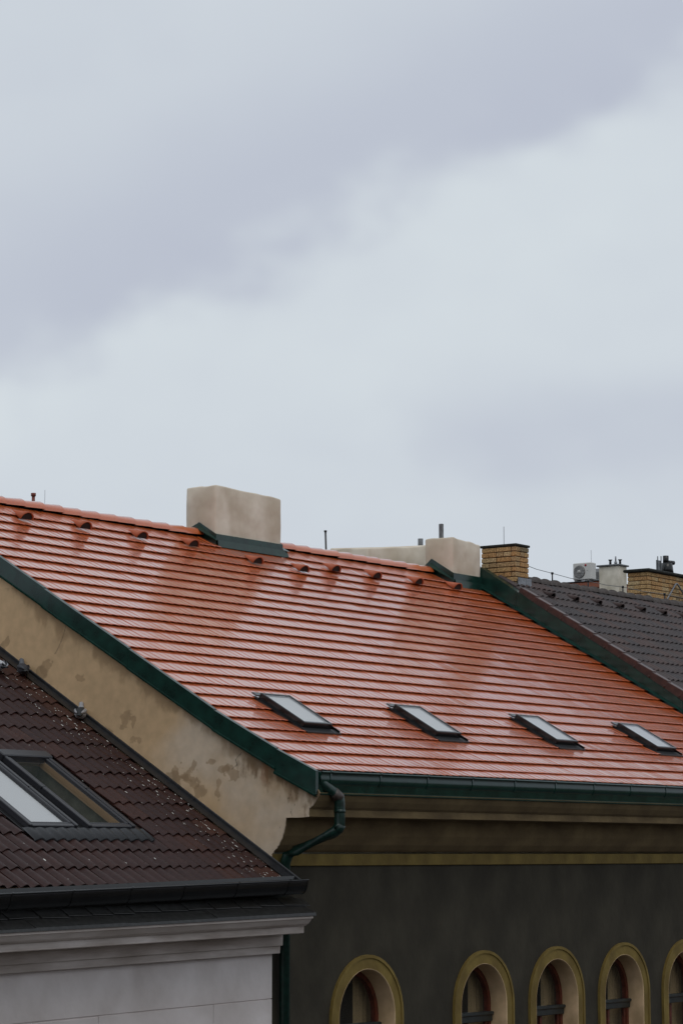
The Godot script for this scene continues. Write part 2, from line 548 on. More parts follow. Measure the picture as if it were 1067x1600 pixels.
func orange_facade(h: Node3D) -> void:
	var sill := -3.9
	var z := WALL_Z
	var st := S()
	var top := -0.1
	var x := XL + 0.02
	for w in WINS:
		var cx: float = w[0]
		var r: float = w[1]
		var cy: float = w[2] - r
		quad(st, Vector3(x, GROUND, z), Vector3(cx - r, GROUND, z), Vector3(cx - r, top, z), Vector3(x, top, z))
		var p := arch_pts(cx, r, cy, sill, z)
		for i in range(1, p.size() - 2):
			quad(st, p[i], p[i + 1], Vector3(p[i + 1].x, top, z), Vector3(p[i].x, top, z))
		quad(st, Vector3(cx - r, GROUND, z), Vector3(cx + r, GROUND, z), Vector3(cx + r, sill, z), Vector3(cx - r, sill, z))
		x = cx + r
	quad(st, Vector3(x, GROUND, z), Vector3(XR, GROUND, z), Vector3(XR, top, z), Vector3(x, top, z))
	# thickness behind
	quad(st, Vector3(XR, GROUND, z), Vector3(XR, GROUND, z - 13.5), Vector3(XR, top, z - 13.5), Vector3(XR, top, z))
	quad(st, Vector3(XL + 0.02, GROUND, z - 13.5), Vector3(XL + 0.02, top, z - 13.5), Vector3(XR, top, z - 13.5), Vector3(XR, GROUND, z - 13.5))
	tag(part("wall", st, M.dark_wall, h), "dark grey rendered facade wall")
	# cornice and frieze
	st = S()
	extrude(st, PackedVector2Array([Vector2(-18.9, 0.72), Vector2(-17.97, 0.72), Vector2(-17.98, 0.69), Vector2(-18.02, 0.62), Vector2(-18.075, 0.55), Vector2(-18.115, 0.52), Vector2(-18.115, 0.435), Vector2(-18.135, 0.425), Vector2(-18.44, 0.425), Vector2(-18.46, 0.40), Vector2(-18.465, 0.33), Vector2(-18.5, 0.21), Vector2(-18.56, 0.1), Vector2(-18.62, 0.035), Vector2(-18.66, 0.01), Vector2(-18.9, 0.01)]), XL + 0.02, XR)
	tag(part("cornice", st, M.cornice, h), "weathered ochre moulded cornice under the green gutter")
	st = S()
	box(st, Vector3(XL + 0.02, -0.155, -18.9), Vector3(XR, -0.008, -18.668), 0.006)
	tag(part("frieze", st, M.ochre, h), "ochre band above the dark wall")
	for w in WINS: arched_window(h, w[0], w[1], w[2] - w[1], sill)

func arched_window(h: Node3D, cx: float, r: float, cy: float, sill: float) -> void:
	var n := node("window", h)
	var z := WALL_Z
	var st := S()
	ring(st, cx, r + 0.012, r + 0.145, cy, sill, z + 0.028, z)
	part("surround", st, M.ochre, n)
	st = S()
	ring(st, cx, r + 0.145, r + 0.185, cy, sill, z + 0.042, z)
	part("moulding", st, M.ochre, n)
	# cream reveal with a rounded lip
	st = S(false)
	var zs := [z + 0.02, z + 0.031, z + 0.026, z + 0.012, z - 0.24]
	var rs := [r + 0.013, r + 0.011, r + 0.004, r, r - 0.012]
	for k in 4:
		var a := arch_pts(cx, rs[k], cy, sill, zs[k])
		var b := arch_pts(cx, rs[k + 1], cy, sill, zs[k + 1])
		for i in a.size() - 1: quad(st, a[i + 1], a[i], b[i], b[i + 1])
	part("reveal", st, M.cream, n)
	var zf := z - 0.22
	st = S()
	ring(st, cx, r - 0.075, r - 0.012, cy, sill, zf, zf - 0.07)
	part("frame", st, M.redwood, n)
	st = S()
	var t := -2.15
	box(st, Vector3(cx - r + 0.02, t - 0.12, zf - 0.05), Vector3(cx + r - 0.02, t, zf + 0.035), 0.008)
	box(st, Vector3(cx - r + 0.015, t - 0.035, zf - 0.05), Vector3(cx + r - 0.015, t + 0.012, zf + 0.06), 0.012)
	part("transom", st, M.transom, n)
	st = S()
	for q in [-r + 0.09, -0.05, r - 0.13]:
		box(st, Vector3(cx + q, sill, zf - 0.06), Vector3(cx + q + 0.055, t - 0.12, zf - 0.012), 0.006)
	part("casement", st, M.redwood, n)
	st = S()
	var p := arch_pts(cx, r - 0.07, cy, sill, zf - 0.035)
	for i in range(1, p.size() - 1): tri(st, p[0], p[i + 1], p[i])
	part("pane", st, M.glass, n)
	st = S(false)
	for i in 14:
		var a0 := cx + r * 0.5 + r * 0.6 * i / 14.0
		var a1 := cx + r * 0.5 + r * 0.6 * (i + 1) / 14.0
		var d0 := zf - 0.2 + 0.025 * sin(i * 1.9)
		var d1 := zf - 0.2 + 0.025 * sin((i + 1) * 1.9)
		quad(st, Vector3(a0, sill, d0), Vector3(a1, sill, d1), Vector3(a1, cy + r, d1), Vector3(a0, cy + r, d0))
	part("curtain", st, M.curtain, n)
	st = S()
	var zb := zf - 1.4
	var e := r + 0.25
	var top := cy + r + 0.2
	quad(st, Vector3(cx - e, sill - 0.1, zb), Vector3(cx + e, sill - 0.1, zb), Vector3(cx + e, top, zb), Vector3(cx - e, top, zb))
	quad(st, Vector3(cx - e, sill - 0.1, zf - 0.08), Vector3(cx - e, sill - 0.1, zb), Vector3(cx - e, top, zb), Vector3(cx - e, top, zf - 0.08))
	quad(st, Vector3(cx + e, sill - 0.1, zb), Vector3(cx + e, sill - 0.1, zf - 0.08), Vector3(cx + e, top, zf - 0.08), Vector3(cx + e, top, zb))
	quad(st, Vector3(cx - e, top, zb), Vector3(cx + e, top, zb), Vector3(cx + e, top, zf - 0.08), Vector3(cx - e, top, zf - 0.08))
	quad(st, Vector3(cx - e, sill - 0.1, zf - 0.08), Vector3(cx + e, sill - 0.1, zf - 0.08), Vector3(cx + e, sill - 0.1, zb), Vector3(cx - e, sill - 0.1, zb))
	part("room", st, M.room_dark, n)

func orange_gable(h: Node3D) -> void:
	# (z, y): down the verge, in along the sawn-off cornice, down the wall, back and up the rear slope
	var raw := [Vector2(-25.25, 4.97), Vector2(-19.54, 1.63), Vector2(-18.14, 0.9), Vector2(-17.98, 0.78), Vector2(-17.935, 0.715), Vector2(-17.955, 0.68), Vector2(-18.03, 0.575), Vector2(-18.10, 0.525), Vector2(-18.105, 0.43), Vector2(-18.44, 0.418), Vector2(-18.452, 0.33), Vector2(-18.49, 0.205), Vector2(-18.55, 0.095), Vector2(-18.61, 0.03), Vector2(-18.655, -0.02), Vector2(-18.66, -0.16), Vector2(-18.69, -0.2), Vector2(-18.69, -2.0), Vector2(-32.0, -2.0), Vector2(-32.0, 1.0)]
	var nz := FastNoiseLite.new(); nz.seed = 5; nz.frequency = 9.0
	var prof := PackedVector2Array()
	for i in raw.size():
		var a: Vector2 = raw[i]
		var b: Vector2 = raw[(i + 1) % raw.size()]
		var m := 4 if i >= 4 and i < 14 else 1
		for k in m:
			var p := a.lerp(b, float(k) / m)
			if m > 1: p += Vector2(absf(nz.get_noise_2dv(p * 3.0)), nz.get_noise_2dv(p * 3.0 + Vector2(7, 3))) * 0.016
			prof.append(p)
	prof = ccw(prof)
	var st := S()
	var uv := func(p: Vector2) -> Vector2: return Vector2((p.x + 25.6) / 7.8, 1.0 - (p.y + 1.2) / 4.68)
	var ix := Geometry2D.triangulate_polygon(prof)
	for k in range(0, ix.size(), 3):
		var v := [prof[ix[k]], prof[ix[k + 1]], prof[ix[k + 2]]]
		if (v[1] - v[0]).cross(v[2] - v[0]) < 0.0: v = [v[0], v[2], v[1]]
		for q in [v[0], v[2], v[1]]:
			st.set_uv(uv.call(q))
			st.add_vertex(Vector3(XL, q.y, q.x))
	for i in prof.size():
		var p := prof[i]
		var q := prof[(i + 1) % prof.size()]
		var c := [Vector3(XL, p.y, p.x), Vector3(XL + 0.018, p.y, p.x), Vector3(XL + 0.018, q.y, q.x), Vector3(XL, q.y, q.x)]
		for kk in [0, 2, 1, 0, 3, 2]:
			st.set_uv(uv.call(p))
			st.add_vertex(c[kk])
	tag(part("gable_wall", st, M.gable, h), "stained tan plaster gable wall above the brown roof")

func orange_roof(h: Node3D) -> void:
	var st := S()
	var hole := []
	var sky_x := [25.83, 28.865, 32.04, 35.09]
	for x in sky_x: hole.append([x - 0.02, x + 0.64, 1.24, 2.08])
	deck(st, func(x, s): return red_tf(x, s, -0.055).origin, XL + 0.01, XR - 0.01, [0.04, SB, 8.18], hole)
	# rear slope
	var rz := red_zy(8.18)
	quad(st, Vector3(XL, rz.y, rz.x), Vector3(XR, rz.y, rz.x), Vector3(XR, rz.y - 4.1, rz.x - 7.0), Vector3(XL, rz.y - 4.1, rz.x - 7.0))
	var roof := part("roof", st, M.underlay, h)
	tag(roof, "wet orange tiled roof with four small roof windows")
	# tiles
	var cs := [0.0, 0.22]
	for i in 10: cs.append(0.22 + 0.311 * (i + 1))
	for i in 13: cs.append(3.33 + 0.331 * (i + 1))
	cs.append(8.0)
	var ncol := 94
	var tw := (XR - XL - 0.02) / ncol
	var us := [0.0, 0.03, 0.16, 0.48, 0.5, 0.52, 0.97, 1.04]
	var hs := [0.0052, 0.0058, 0.0054, 0.0046, 0.0041, 0.0045, 0.0034, 0.0029]
	var meshes := []
	for m in M.red: meshes.append(tile_mesh(us, hs, tw, 0.41, 0.038, 0.011, m, false, 1.0, 0.02))
	var field := tile_mesh(us, hs, tw, 0.41, 0.038, 0.011, M.red_field, false, 1.0, 0.02)
	var all := []
	for r in cs.size() - 1:
		for c in ncol:
			var x := XL + 0.01 + tw * c
			var s: float = cs[r]
			var skip := false
			for q in sky_x:
				if s > 1.1 and s < 2.0 and x + tw * 0.5 > q - 0.03 and x + tw * 0.5 < q + 0.68: skip = true
			# under the two chimneys
			if s > 7.5 and x > 31.0 and x < 32.72: skip = true
			if s > 7.5 and x > 37.7: skip = true
			if skip: continue
			var t := red_tf(x, s, -0.04)
			if s < SB and s + 0.3 > SB: t = Transform3D(Basis(Vector3.RIGHT, (atan(0.522) + atan(0.588)) / 2), t.origin)
			t.basis = t.basis * Basis.from_euler(Vector3(rng.randf_range(-0.005, 0.005), rng.randf_range(-0.004, 0.004), rng.randf_range(-0.008, 0.008)))
			all.append([t.origin.length_squared(), t, rng.randi() % 4])
	all.sort_custom(func(a, b): return a[0] < b[0])
	for i in 300: put("roof_tile", meshes[all[i][2]], roof, all[i][1])
	var mm := MultiMesh.new()
	mm.transform_format = MultiMesh.TRANSFORM_3D
	mm.use_colors = true
	mm.mesh = field
	mm.instance_count = all.size() - 300
	var tone := [C(0.66, 0.145, 0.036), C(0.625, 0.13, 0.03), C(0.69, 0.158, 0.042), C(0.64, 0.138, 0.034)]
	for i in range(300, all.size()):
		mm.set_instance_transform(i - 300, all[i][1])
		mm.set_instance_color(i - 300, tone[all[i][2]])
	var mi := MultiMeshInstance3D.new()
	mi.name = "roof_tiles"
	mi.multimesh = mm
	mi.set_meta("kind", "stuff")
	roof.add_child(mi, true)
	# ridge tiles: tapering half rounds, each overlapping the next
	var rm := []
	for v in 2:
		var rs := S(false)
		var prof := []
		for k in 9:
			var a := PI * k / 8.0
			prof.append(Vector2(cos(a), sin(a)))
		for k in 8:
			var p: Vector2 = prof[k]
			var q: Vector2 = prof[k + 1]
			var L := 0.45
			var A := [Vector3(0, p.y * 0.115 - 0.02, p.x * 0.155), Vector3(0, q.y * 0.115 - 0.02, q.x * 0.155), Vector3(L, q.y * 0.132 - 0.01, q.x * 0.175), Vector3(L, p.y * 0.132 - 0.01, p.x * 0.175)]
			quad(rs, A[1], A[0], A[3], A[2])
			rs.set_smooth_group(-1)
			quad(rs, A[2], A[3], A[3] * Vector3(1, 0.84, 0.86), A[2] * Vector3(1, 0.84, 0.86))
			rs.set_smooth_group(0)
		rm.append(done(rs, M.red[v]))
	var k := 0
	var x := XL + 0.02
	while x < XR - 0.3:
		if not (x > 30.85 and x < 32.75) and not (x > 37.4):
			put("ridge_tile", rm[k % 2], roof, Transform3D(Basis.from_euler(Vector3(rng.randf_range(-.03, .03), rng.randf_range(-.012, .012), rng.randf_range(-.01, .01))), Vector3(x, 5.022 + rng.randf_range(-.004, .004), -25.27)))
		k += 1
		x += 0.411
	# vent tiles: half-cone hoods facing down the slope
	var vs := S(false)
	for q in 8:
		var a0 := PI * q / 8.0
		var a1 := PI * (q + 1) / 8.0
		var P := func(a, rr, z): return Vector3(cos(a) * rr * 1.1, sin(a) * rr * 1.0, z)
		quad(vs, P.call(a0, 0.125, 0.0), P.call(a0, 0.008, -0.31), P.call(a1, 0.008, -0.31), P.call(a1, 0.125, 0.0))
		quad(vs, P.call(a0, 0.11, -0.002), P.call(a0, 0.125, 0.0), P.call(a1, 0.125, 0.0), P.call(a1, 0.11, -0.002))
		quad(vs, P.call(a1, 0.11, 0.0), P.call(a1, 0.005, -0.29), P.call(a0, 0.005, -0.29), P.call(a0, 0.11, 0.0))
	var vm := done(vs, M.red_vent)
	vs = S()
	for q in 8: tri(vs, Vector3(0, 0, -0.015), Vector3(cos(PI * q / 8.0) * 0.12, sin(PI * q / 8.0) * 0.108, -0.015), Vector3(cos(PI * (q + 1) / 8.0) * 0.12, sin(PI * (q + 1) / 8.0) * 0.108, -0.015))  # dark disc across the mouth, painted shade in place of an open hood
	vs.generate_normals()
	vs.commit(vm)
	vm.surface_set_material(1, M.underlay)
	for v in [[26.41, 7.47], [27.66, 7.46], [28.9, 7.42], [30.13, 7.42], [31.37, 7.08], [32.52, 7.02], [33.69, 7.27], [34.85, 7.25], [36.14, 7.27], [37.42, 7.31]]:
		put("vent_tile", vm, roof, red_tf(v[0], v[1], 0.012))
	for q in sky_x: red_skylight(h, q)

func red_skylight(h: Node3D, x: float) -> void:
	var t := red_tf(x, 1.262, 0.0)
	t.basis = Basis(Vector3.RIGHT, atan(0.57))
	var n := node("roof_window", h, t)
	var w := 0.615
	var L := 0.815
	var I := Transform3D.IDENTITY
	var st := S()
	cbox(st, I, Vector3(0, -0.06, -L), Vector3(0.035, 0.078, 0), 0.006)
	cbox(st, I, Vector3(w - 0.035, -0.06, -L), Vector3(w, 0.078, 0), 0.006)
	cbox(st, I, Vector3(0.036, -0.06, -0.04), Vector3(w - 0.036, 0.077, -0.001), 0.006)
	cbox(st, I, Vector3(0.036, -0.06, -L + 0.001), Vector3(w - 0.036, 0.077, -L + 0.04), 0.006)
	part("frame", st, M.black_metal, n)
	st = S()
	quad(st, Vector3(0.03, 0.07, -0.03), Vector3(w - 0.03, 0.07, -0.03), Vector3(w - 0.03, 0.07, -L + 0.03), Vector3(0.03, 0.07, -L + 0.03))
	part("pane", st, M.glass, n)
	st = S()
	quad(st, Vector3(0.02, 0.045, -0.02), Vector3(w - 0.02, 0.045, -0.02), Vector3(w - 0.02, 0.045, -L + 0.02), Vector3(0.02, 0.045, -L + 0.02))
	part("blind", st, M.blind, n)
	st = S()   # lead apron with ribs, side gutters
	cbox(st, I, Vector3(-0.02, -0.02, 0.002), Vector3(w + 0.1, 0.004, 0.115), 0.003)
	for i in 9: cbox(st, I, Vector3(0.02 + i * 0.065, 0.004, 0.01), Vector3(0.032 + i * 0.065, 0.012, 0.11), 0.002)
	part("apron", st, M.flash_grey, n)
	st = S()
	cbox(st, I, Vector3(-0.06, -0.04, -L - 0.05), Vector3(-0.002, 0.0, 0.08), 0.0)
	cbox(st, I, Vector3(w + 0.002, -0.04, -L - 0.05), Vector3(w + 0.075, 0.0, 0.08), 0.0)
	cbox(st, I, Vector3(-0.06, 0.02, -L - 0.09), Vector3(w + 0.06, 0.035, -L - 0.003), 0.0)
	cbox(st, I, Vector3(w + 0.06, 0.0, -L * 0.9), Vector3(w + 0.068, 0.03, 0.1), 0.0)
	part("flashing", st, M.black_metal, n)

func orange_metal(h: Node3D) -> void:
	# verge flashing on the left gable
	var st := S()
	var ss := [-0.13, 0.5, SB, 3.2, 4.9, 6.6, 8.22]
	for i in ss.size() - 1:
		var a := red_zy(maxf(ss[i], 0.0))
		if ss[i] < 0.0: a = Vector2(ZE + 0.16, 0.945)
		var b := red_zy(ss[i + 1])
		var o := 0.004 * (i % 2)
		var ha := 0.205 if i > 0 else 0.25
		# face, hem, top fold on to the tiles
		for f in [[Vector3(-0.045 - o, 0.03, 0), Vector3(-0.045 - o, -ha, 0)], [Vector3(-0.045 - o, -ha, 0), Vector3(-0.062 - o, -ha - 0.006, 0)], [Vector3(-0.062 - o, -ha - 0.006, 0), Vector3(-0.058 - o, -ha - 0.03, 0)], [Vector3(-0.058 - o, -ha - 0.03, 0), Vector3(0.0, -ha - 0.028, 0)], [Vector3(0.012, 0.034, 0), Vector3(-0.045 - o, 0.03, 0)], [Vector3(0.012, -0.02, 0), Vector3(0.012, 0.034, 0)]]:
			var p := Vector3(XL, a.y, a.x + 0.02)
			var q := Vector3(XL, b.y, b.x)
			quad(st, p + f[0], q + f[0], q + f[1], p + f[1])
		var pz := Vector3(XL, a.y, a.x + 0.02)   # closing edge at each lap
		quad(st, pz + Vector3(-0.045 - o, 0.03, 0), pz + Vector3(-0.045 - o, -ha, 0), pz + Vector3(0.01, -ha, 0), pz + Vector3(0.01, 0.03, 0))
	tag(part("verge_flashing", st, M.green, h), "dark green sheet metal along the sloping gable edge")
	# gutter: half round with rolled front lip
	var g := S(false)
	var prof := PackedVector2Array()
	var gz := -18.045
	var gy := 0.955
	prof.append(Vector2(gz - 0.088, gy + 0.03))
	for i in 11:
		var a := PI + PI * i / 10.0
		prof.append(Vector2(gz + 0.088 * cos(a), gy - 0.078 + 0.086 * sin(a)))
	prof.append(Vector2(gz + 0.087, gy - 0.055))
	prof.append(Vector2(gz + 0.083, gy - 0.004))
	for i in 7:
		var a := PI - TAU * i / 7.0
		prof.append(Vector2(gz + 0.099 + 0.013 * cos(a), gy + 0.006 + 0.013 * sin(a)))
	extrude(g, prof, XL + 0.06, XR + 0.1, 0.0, false)
	var gn := part("gutter", g, M.green, h)
	tag(gn, "dark green half-round gutter below the orange tiles")
	st = S()
	extrude(st, PackedVector2Array([Vector2(gz - 0.09, gy), Vector2(gz - 0.06, gy - 0.11), Vector2(gz, gy - 0.17), Vector2(gz + 0.06, gy - 0.11), Vector2(gz + 0.1, gy), Vector2(gz + 0.02, gy + 0.02)]), XL + 0.055, XL + 0.062)
	part("end_cap", st, M.green, gn)
	var bs := S()
	var bp := PackedVector2Array()
	bp.append(Vector2(gz - 0.094, gy))
	for i in 9:
		var a := PI + PI * i / 8.0
		bp.append(Vector2(gz + 0.095 * cos(a), gy - 0.078 + 0.093 * sin(a)))
	bp.append(Vector2(gz + 0.092, gy - 0.004))
	bp.append(Vector2(gz + 0.117, gy + 0.012)); bp.append(Vector2(gz + 0.1, gy + 0.03)); bp.append(Vector2(gz - 0.05, gy + 0.05)); bp.append(Vector2(gz - 0.1, gy + 0.06))
	var bq := PackedVector2Array()
	for p in bp: bq.append(p)
	for i in bp.size() - 1:
		var p := bp[i]
		var q := bp[i + 1]
		quad(bs, Vector3(-0.014, p.y, p.x), Vector3(0.014, p.y, p.x), Vector3(0.014, q.y, q.x), Vector3(-0.014, q.y, q.x))
		var ip := p + (Vector2(gz, gy) - p).normalized() * 0.006
		var iq := q + (Vector2(gz, gy) - q).normalized() * 0.006
		quad(bs, Vector3(-0.014, ip.y, ip.x), Vector3(-0.014, p.y, p.x), Vector3(-0.014, q.y, q.x), Vector3(-0.014, iq.y, iq.x))
		quad(bs, Vector3(0.014, p.y, p.x), Vector3(0.014, ip.y, ip.x), Vector3(0.014, iq.y, iq.x), Vector3(0.014, q.y, q.x))
	var bm := done(bs, M.green)
	var xx := 24.66
	while xx < XR:
		put("bracket", bm, gn, Transform3D(Basis.IDENTITY, Vector3(xx, 0, 0)))
		xx += 1.0435
	# drip flashing under the gutter
	st = S()
	extrude(st, PackedVector2Array([Vector2(-18.3, 0.95), Vector2(-18.0, 0.9), Vector2(-17.975, 0.88), Vector2(-18.005, 0.727), Vector2(-17.957, 0.703), Vector2(-17.962, 0.693), Vector2(-18.012, 0.716), Vector2(-18.3, 0.73)]), XL + 0.03, XR)
	tag(part("drip_flashing", st, M.green, h), "green drip flashing on the cornice below the gutter")
	# downpipe
	st = S(false)
	var pts := PackedVector3Array([Vector3(24.5, 0.9, -18.04), Vector3(24.53, 0.85, -18.03), Vector3(24.6, 0.80, -18.01), Vector3(24.74, 0.715, -17.965), Vector3(24.79, 0.66, -17.93), Vector3(24.80, 0.6, -17.93), Vector3(24.80, 0.33, -17.93), Vector3(24.79, 0.285, -17.95), Vector3(24.76, 0.24, -18.0), Vector3(24.63, 0.03, -18.46), Vector3(24.6, -0.03, -18.56), Vector3(24.6, -0.12, -18.6), Vector3(24.6, -11.9, -18.6)])
	tube(st, pts, 0.066, 14)
	var dp := part("downpipe", st, M.green_pipe, h)
	tag(dp, "bent green downpipe from the gutter end to the wall")
	for q in [[3, 4], [6, 7], [5, 6]]:
		st = S(false)
		var a: Vector3 = pts[q[0]]
		var b: Vector3 = pts[q[1]]
		var d := (b - a).normalized() * 0.02
		if q[0] == 5: cyl(st, a - Vector3(0, 0.1, 0) - d, a - Vector3(0, 0.1, 0) + d, 0.071, 14)
		else: cyl(st, a - d, b + d, 0.0705, 14)
		part("sleeve", st, M.pipe_copper if q[0] == 3 else M.green_pipe, dp)
	# flashing up the party wall on the right
	st = S()
	var pz := [-25.0, -24.72, -24.0, -23.59, -22.668, -21.7, -20.694, -19.5, -18.2]
	var py := [5.24, 5.15, 4.69, 4.42, 3.85, 3.25, 2.60, 1.84, 1.03]
	for i in pz.size() - 1:
		var o := 0.003 * (i % 2)
		var a := Vector3(XR - o, py[i], pz[i])
		var b := Vector3(XR - o, py[i + 1], pz[i + 1])
		var a0 := Vector3(XR - o, verge_y(pz[i]) - 0.05, pz[i])
		var b0 := Vector3(XR - o, verge_y(pz[i + 1]) - 0.05, pz[i + 1])
		quad(st, a0, b0, b, a)
		quad(st, a, b, b + Vector3(0.14 + o, 0.01, 0), a + Vector3(0.14 + o, 0.01, 0))
		# foot laid on the tiles
		quad(st, a0 + Vector3(-0.1, 0.075, 0), b0 + Vector3(-0.1, 0.075, 0), b0 + Vector3(0, 0.1, 0), a0 + Vector3(0, 0.1, 0))
	tag(part("party_wall_flashing", st, M.green, h), "dark green flashing below the brown neighbouring roof edge")

# plastered stack with soft irregular edges
func plaster_block(x0: float, x1: float, z0: float, z1: float, yb: float, tops: Array, sd: int, taper := 0.0) -> SurfaceTool:
	var st := S(false)
	var nz := FastNoiseLite.new(); nz.seed = sd; nz.frequency = 1.6
	var n := 8
	var rim := []   # outline points counter-clockwise from above with rounded corners
	var c := 0.035
	var corner := [Vector2(x0, z1), Vector2(x1, z1), Vector2(x1, z0), Vector2(x0, z0)]   # z1 is the front (greater z)
	for k in 4:
		var p: Vector2 = corner[k]
		var a: Vector2 = (corner[(k + 3) % 4] - p).normalized()
		var b: Vector2 = (corner[(k + 1) % 4] - p).normalized()
		rim.append(p + a * c); rim.append(p + a * c * 0.3 + b * c * 0.3); rim.append(p + b * c)
		var e: Vector2 = corner[(k + 1) % 4]
		for i in range(1, n): rim.append((p + b * c).lerp(e - b * c, float(i) / n))
	var top := func(p: Vector2) -> float:
		var u := clampf((p.x - x0) / (x1 - x0), 0, 1)
		var v := clampf((z1 - p.y) / (z1 - z0), 0, 1)
		return lerpf(lerpf(tops[0], tops[1], u), lerpf(tops[3], tops[2], u), v) + 0.02 * nz.get_noise_2dv(p * 1.5)
	var rows := []
	var mid := Vector2((x0 + x1) / 2, (z0 + z1) / 2)
	for r in 9:
		var ring_p := []
		for p in rim:
			var yt: float = top.call(p)
			var f := minf(r / 6.0, 1.0)
			var y := lerpf(yb, yt - 0.03, f)
			var q: Vector2 = p
			var inw := 0.0
			if r == 7: y = yt - 0.008; inw = 0.012
			if r == 8: y = yt; inw = 0.04
			q = q + (mid - q).normalized() * inw
			q.x += taper * f * signf(q.x - mid.x)
			var nn := nz.get_noise_3d(q.x * 2.0, y * 2.0, q.y * 2.0) * 0.016
			q += (q - mid).normalized() * nn
			ring_p.append(Vector3(q.x, y, q.y))
		rows.append(ring_p)
	var m := rim.size()
	for r in 8:
		for i in m:
			var i2 := (i + 1) % m
			quad(st, rows[r][i], rows[r][i2], rows[r + 1][i2], rows[r + 1][i])
	var cen := Vector3(mid.x, (tops[0] + tops[1] + tops[2] + tops[3]) / 4.0, mid.y)
	for i in m: tri(st, rows[8][i], rows[8][(i + 1) % m], cen)
	return st

func orange_chimneys(h: Node3D) -> void:
	# broad stack astride the ridge
	var c1 := part("chimney", plaster_block(31.06, 32.77, -25.49, -24.87, 4.4, [5.805, 5.775, 5.76, 5.81], 3, 0.012), M.chim, h)
	tag(c1, "broad pale plastered chimney on the orange ridge")
	chimney_flashing(c1, 31.06, 32.77, -24.87, -25.49, 0.15)
	var c2 := part("chimney", plaster_block(37.70, 38.6, -25.35, -24.74, 4.4, [5.635, 5.575, 5.58, 5.635], 7, 0.012), M.chim, h)
	tag(c2, "smaller plastered chimney by the brick stack with a square grey pipe")
	chimney_flashing(c2, 37.70, 38.6, -24.74, -25.35, 0.19)
	var st := S()
	box(st, Vector3(37.77, 5.5, -25.1), Vector3(37.83, 5.905, -25.03), 0.006)
	part("flue_pipe", st, M.pipe_grey, c2)
	var c3 := part("chimney", plaster_block(36.84, 39.2, -26.86, -26.0, 3.5, [5.44, 5.72, 5.75, 5.49], 9), M.chim, h)
	tag(c3, "long low plastered stack behind the ridge")
	st = S(false)
	cyl(st, Vector3(38.96, 5.6, -26.3), Vector3(38.96, 5.84, -26.3), 0.05, 14)
	part("flue_pipe", st, M.pipe_grey, c3)

func chimney_flashing(c: Node3D, x0: float, x1: float, zf: float, zb: float, up: float) -> void:
	var st := S()
	var e := 0.018
	var yr := verge_y(zf)
	# front upstand with a fold, front apron on the tiles
	quad(st, Vector3(x0 - e, yr - 0.1, zf + e), Vector3(x1 + e, yr - 0.1, zf + e), Vector3(x1 + e, yr + up, zf + e), Vector3(x0 - e, yr + up, zf + e))
	quad(st, Vector3(x0 - e, yr + up, zf + e), Vector3(x1 + e, yr + up, zf + e), Vector3(x1 + e, yr + up + 0.012, zf - 0.01), Vector3(x0 - e, yr + up + 0.012, zf - 0.01))
	quad(st, Vector3(x0 - e, yr + up * 0.35, zf + e + 0.035), Vector3(x1 + e, yr + up * 0.35, zf + e + 0.035), Vector3(x1 + e, yr + up * 0.4, zf + e), Vector3(x0 - e, yr + up * 0.4, zf + e))
	quad(st, Vector3(x0 - 0.03, yr - 0.06, zf + 0.075), Vector3(x1 + 0.12, yr - 0.06, zf + 0.075), Vector3(x1 + 0.08, yr + up * 0.35, zf + e + 0.035), Vector3(x0 - e, yr + up * 0.35, zf + e + 0.035))
	# sides, rising to the ridge
	for sx in [x0 - e, x1 + e]:
		var o := 0.1 * (-1.0 if sx < (x0 + x1) / 2 else 1.0)
		var A := Vector3(sx, yr - 0.1, zf + e)
		var B := Vector3(sx, yr + up, zf + e)
		var R0 := Vector3(sx, 4.95, -25.25)
		var R1 := Vector3(sx, 5.06 + up + 0.02, -25.2)
		var D0 := Vector3(sx, verge_y(-25.25) - 0.2, zb)
		var D1 := Vector3(sx, 5.06 + up - 0.1, zb)
		quad(st, A, B, R1, R0)
		quad(st, R0, R1, D1, D0)
		# soaker over the tiles
		quad(st, Vector3(sx, yr + 0.05, zf + 0.05), Vector3(sx + o, yr + 0.03, zf + 0.1), Vector3(sx + o, 5.13, -25.2), Vector3(sx, 5.2, -25.2))
	part("flashing", st, M.green, c)

# ---------------------------------------------------------------- the white house
const WS := 0.6095
func white_tf(x: float, d: float, off := 0.0) -> Transform3D:
	var b := Basis(Vector3.RIGHT, atan(WS))
	var L := d / sqrt(1.0 + WS * WS)
	return Transform3D(b, Vector3(x, -0.297 + WS * L, -18.389 - L) + b.y * off)

func wave(u: float) -> float:   # two rolls across a tile
	var w := fposmod(u * 2.0 + 0.1, 1.0)
	return 0.036 * pow(0.5 - 0.5 * cos(TAU * w), 0.8)

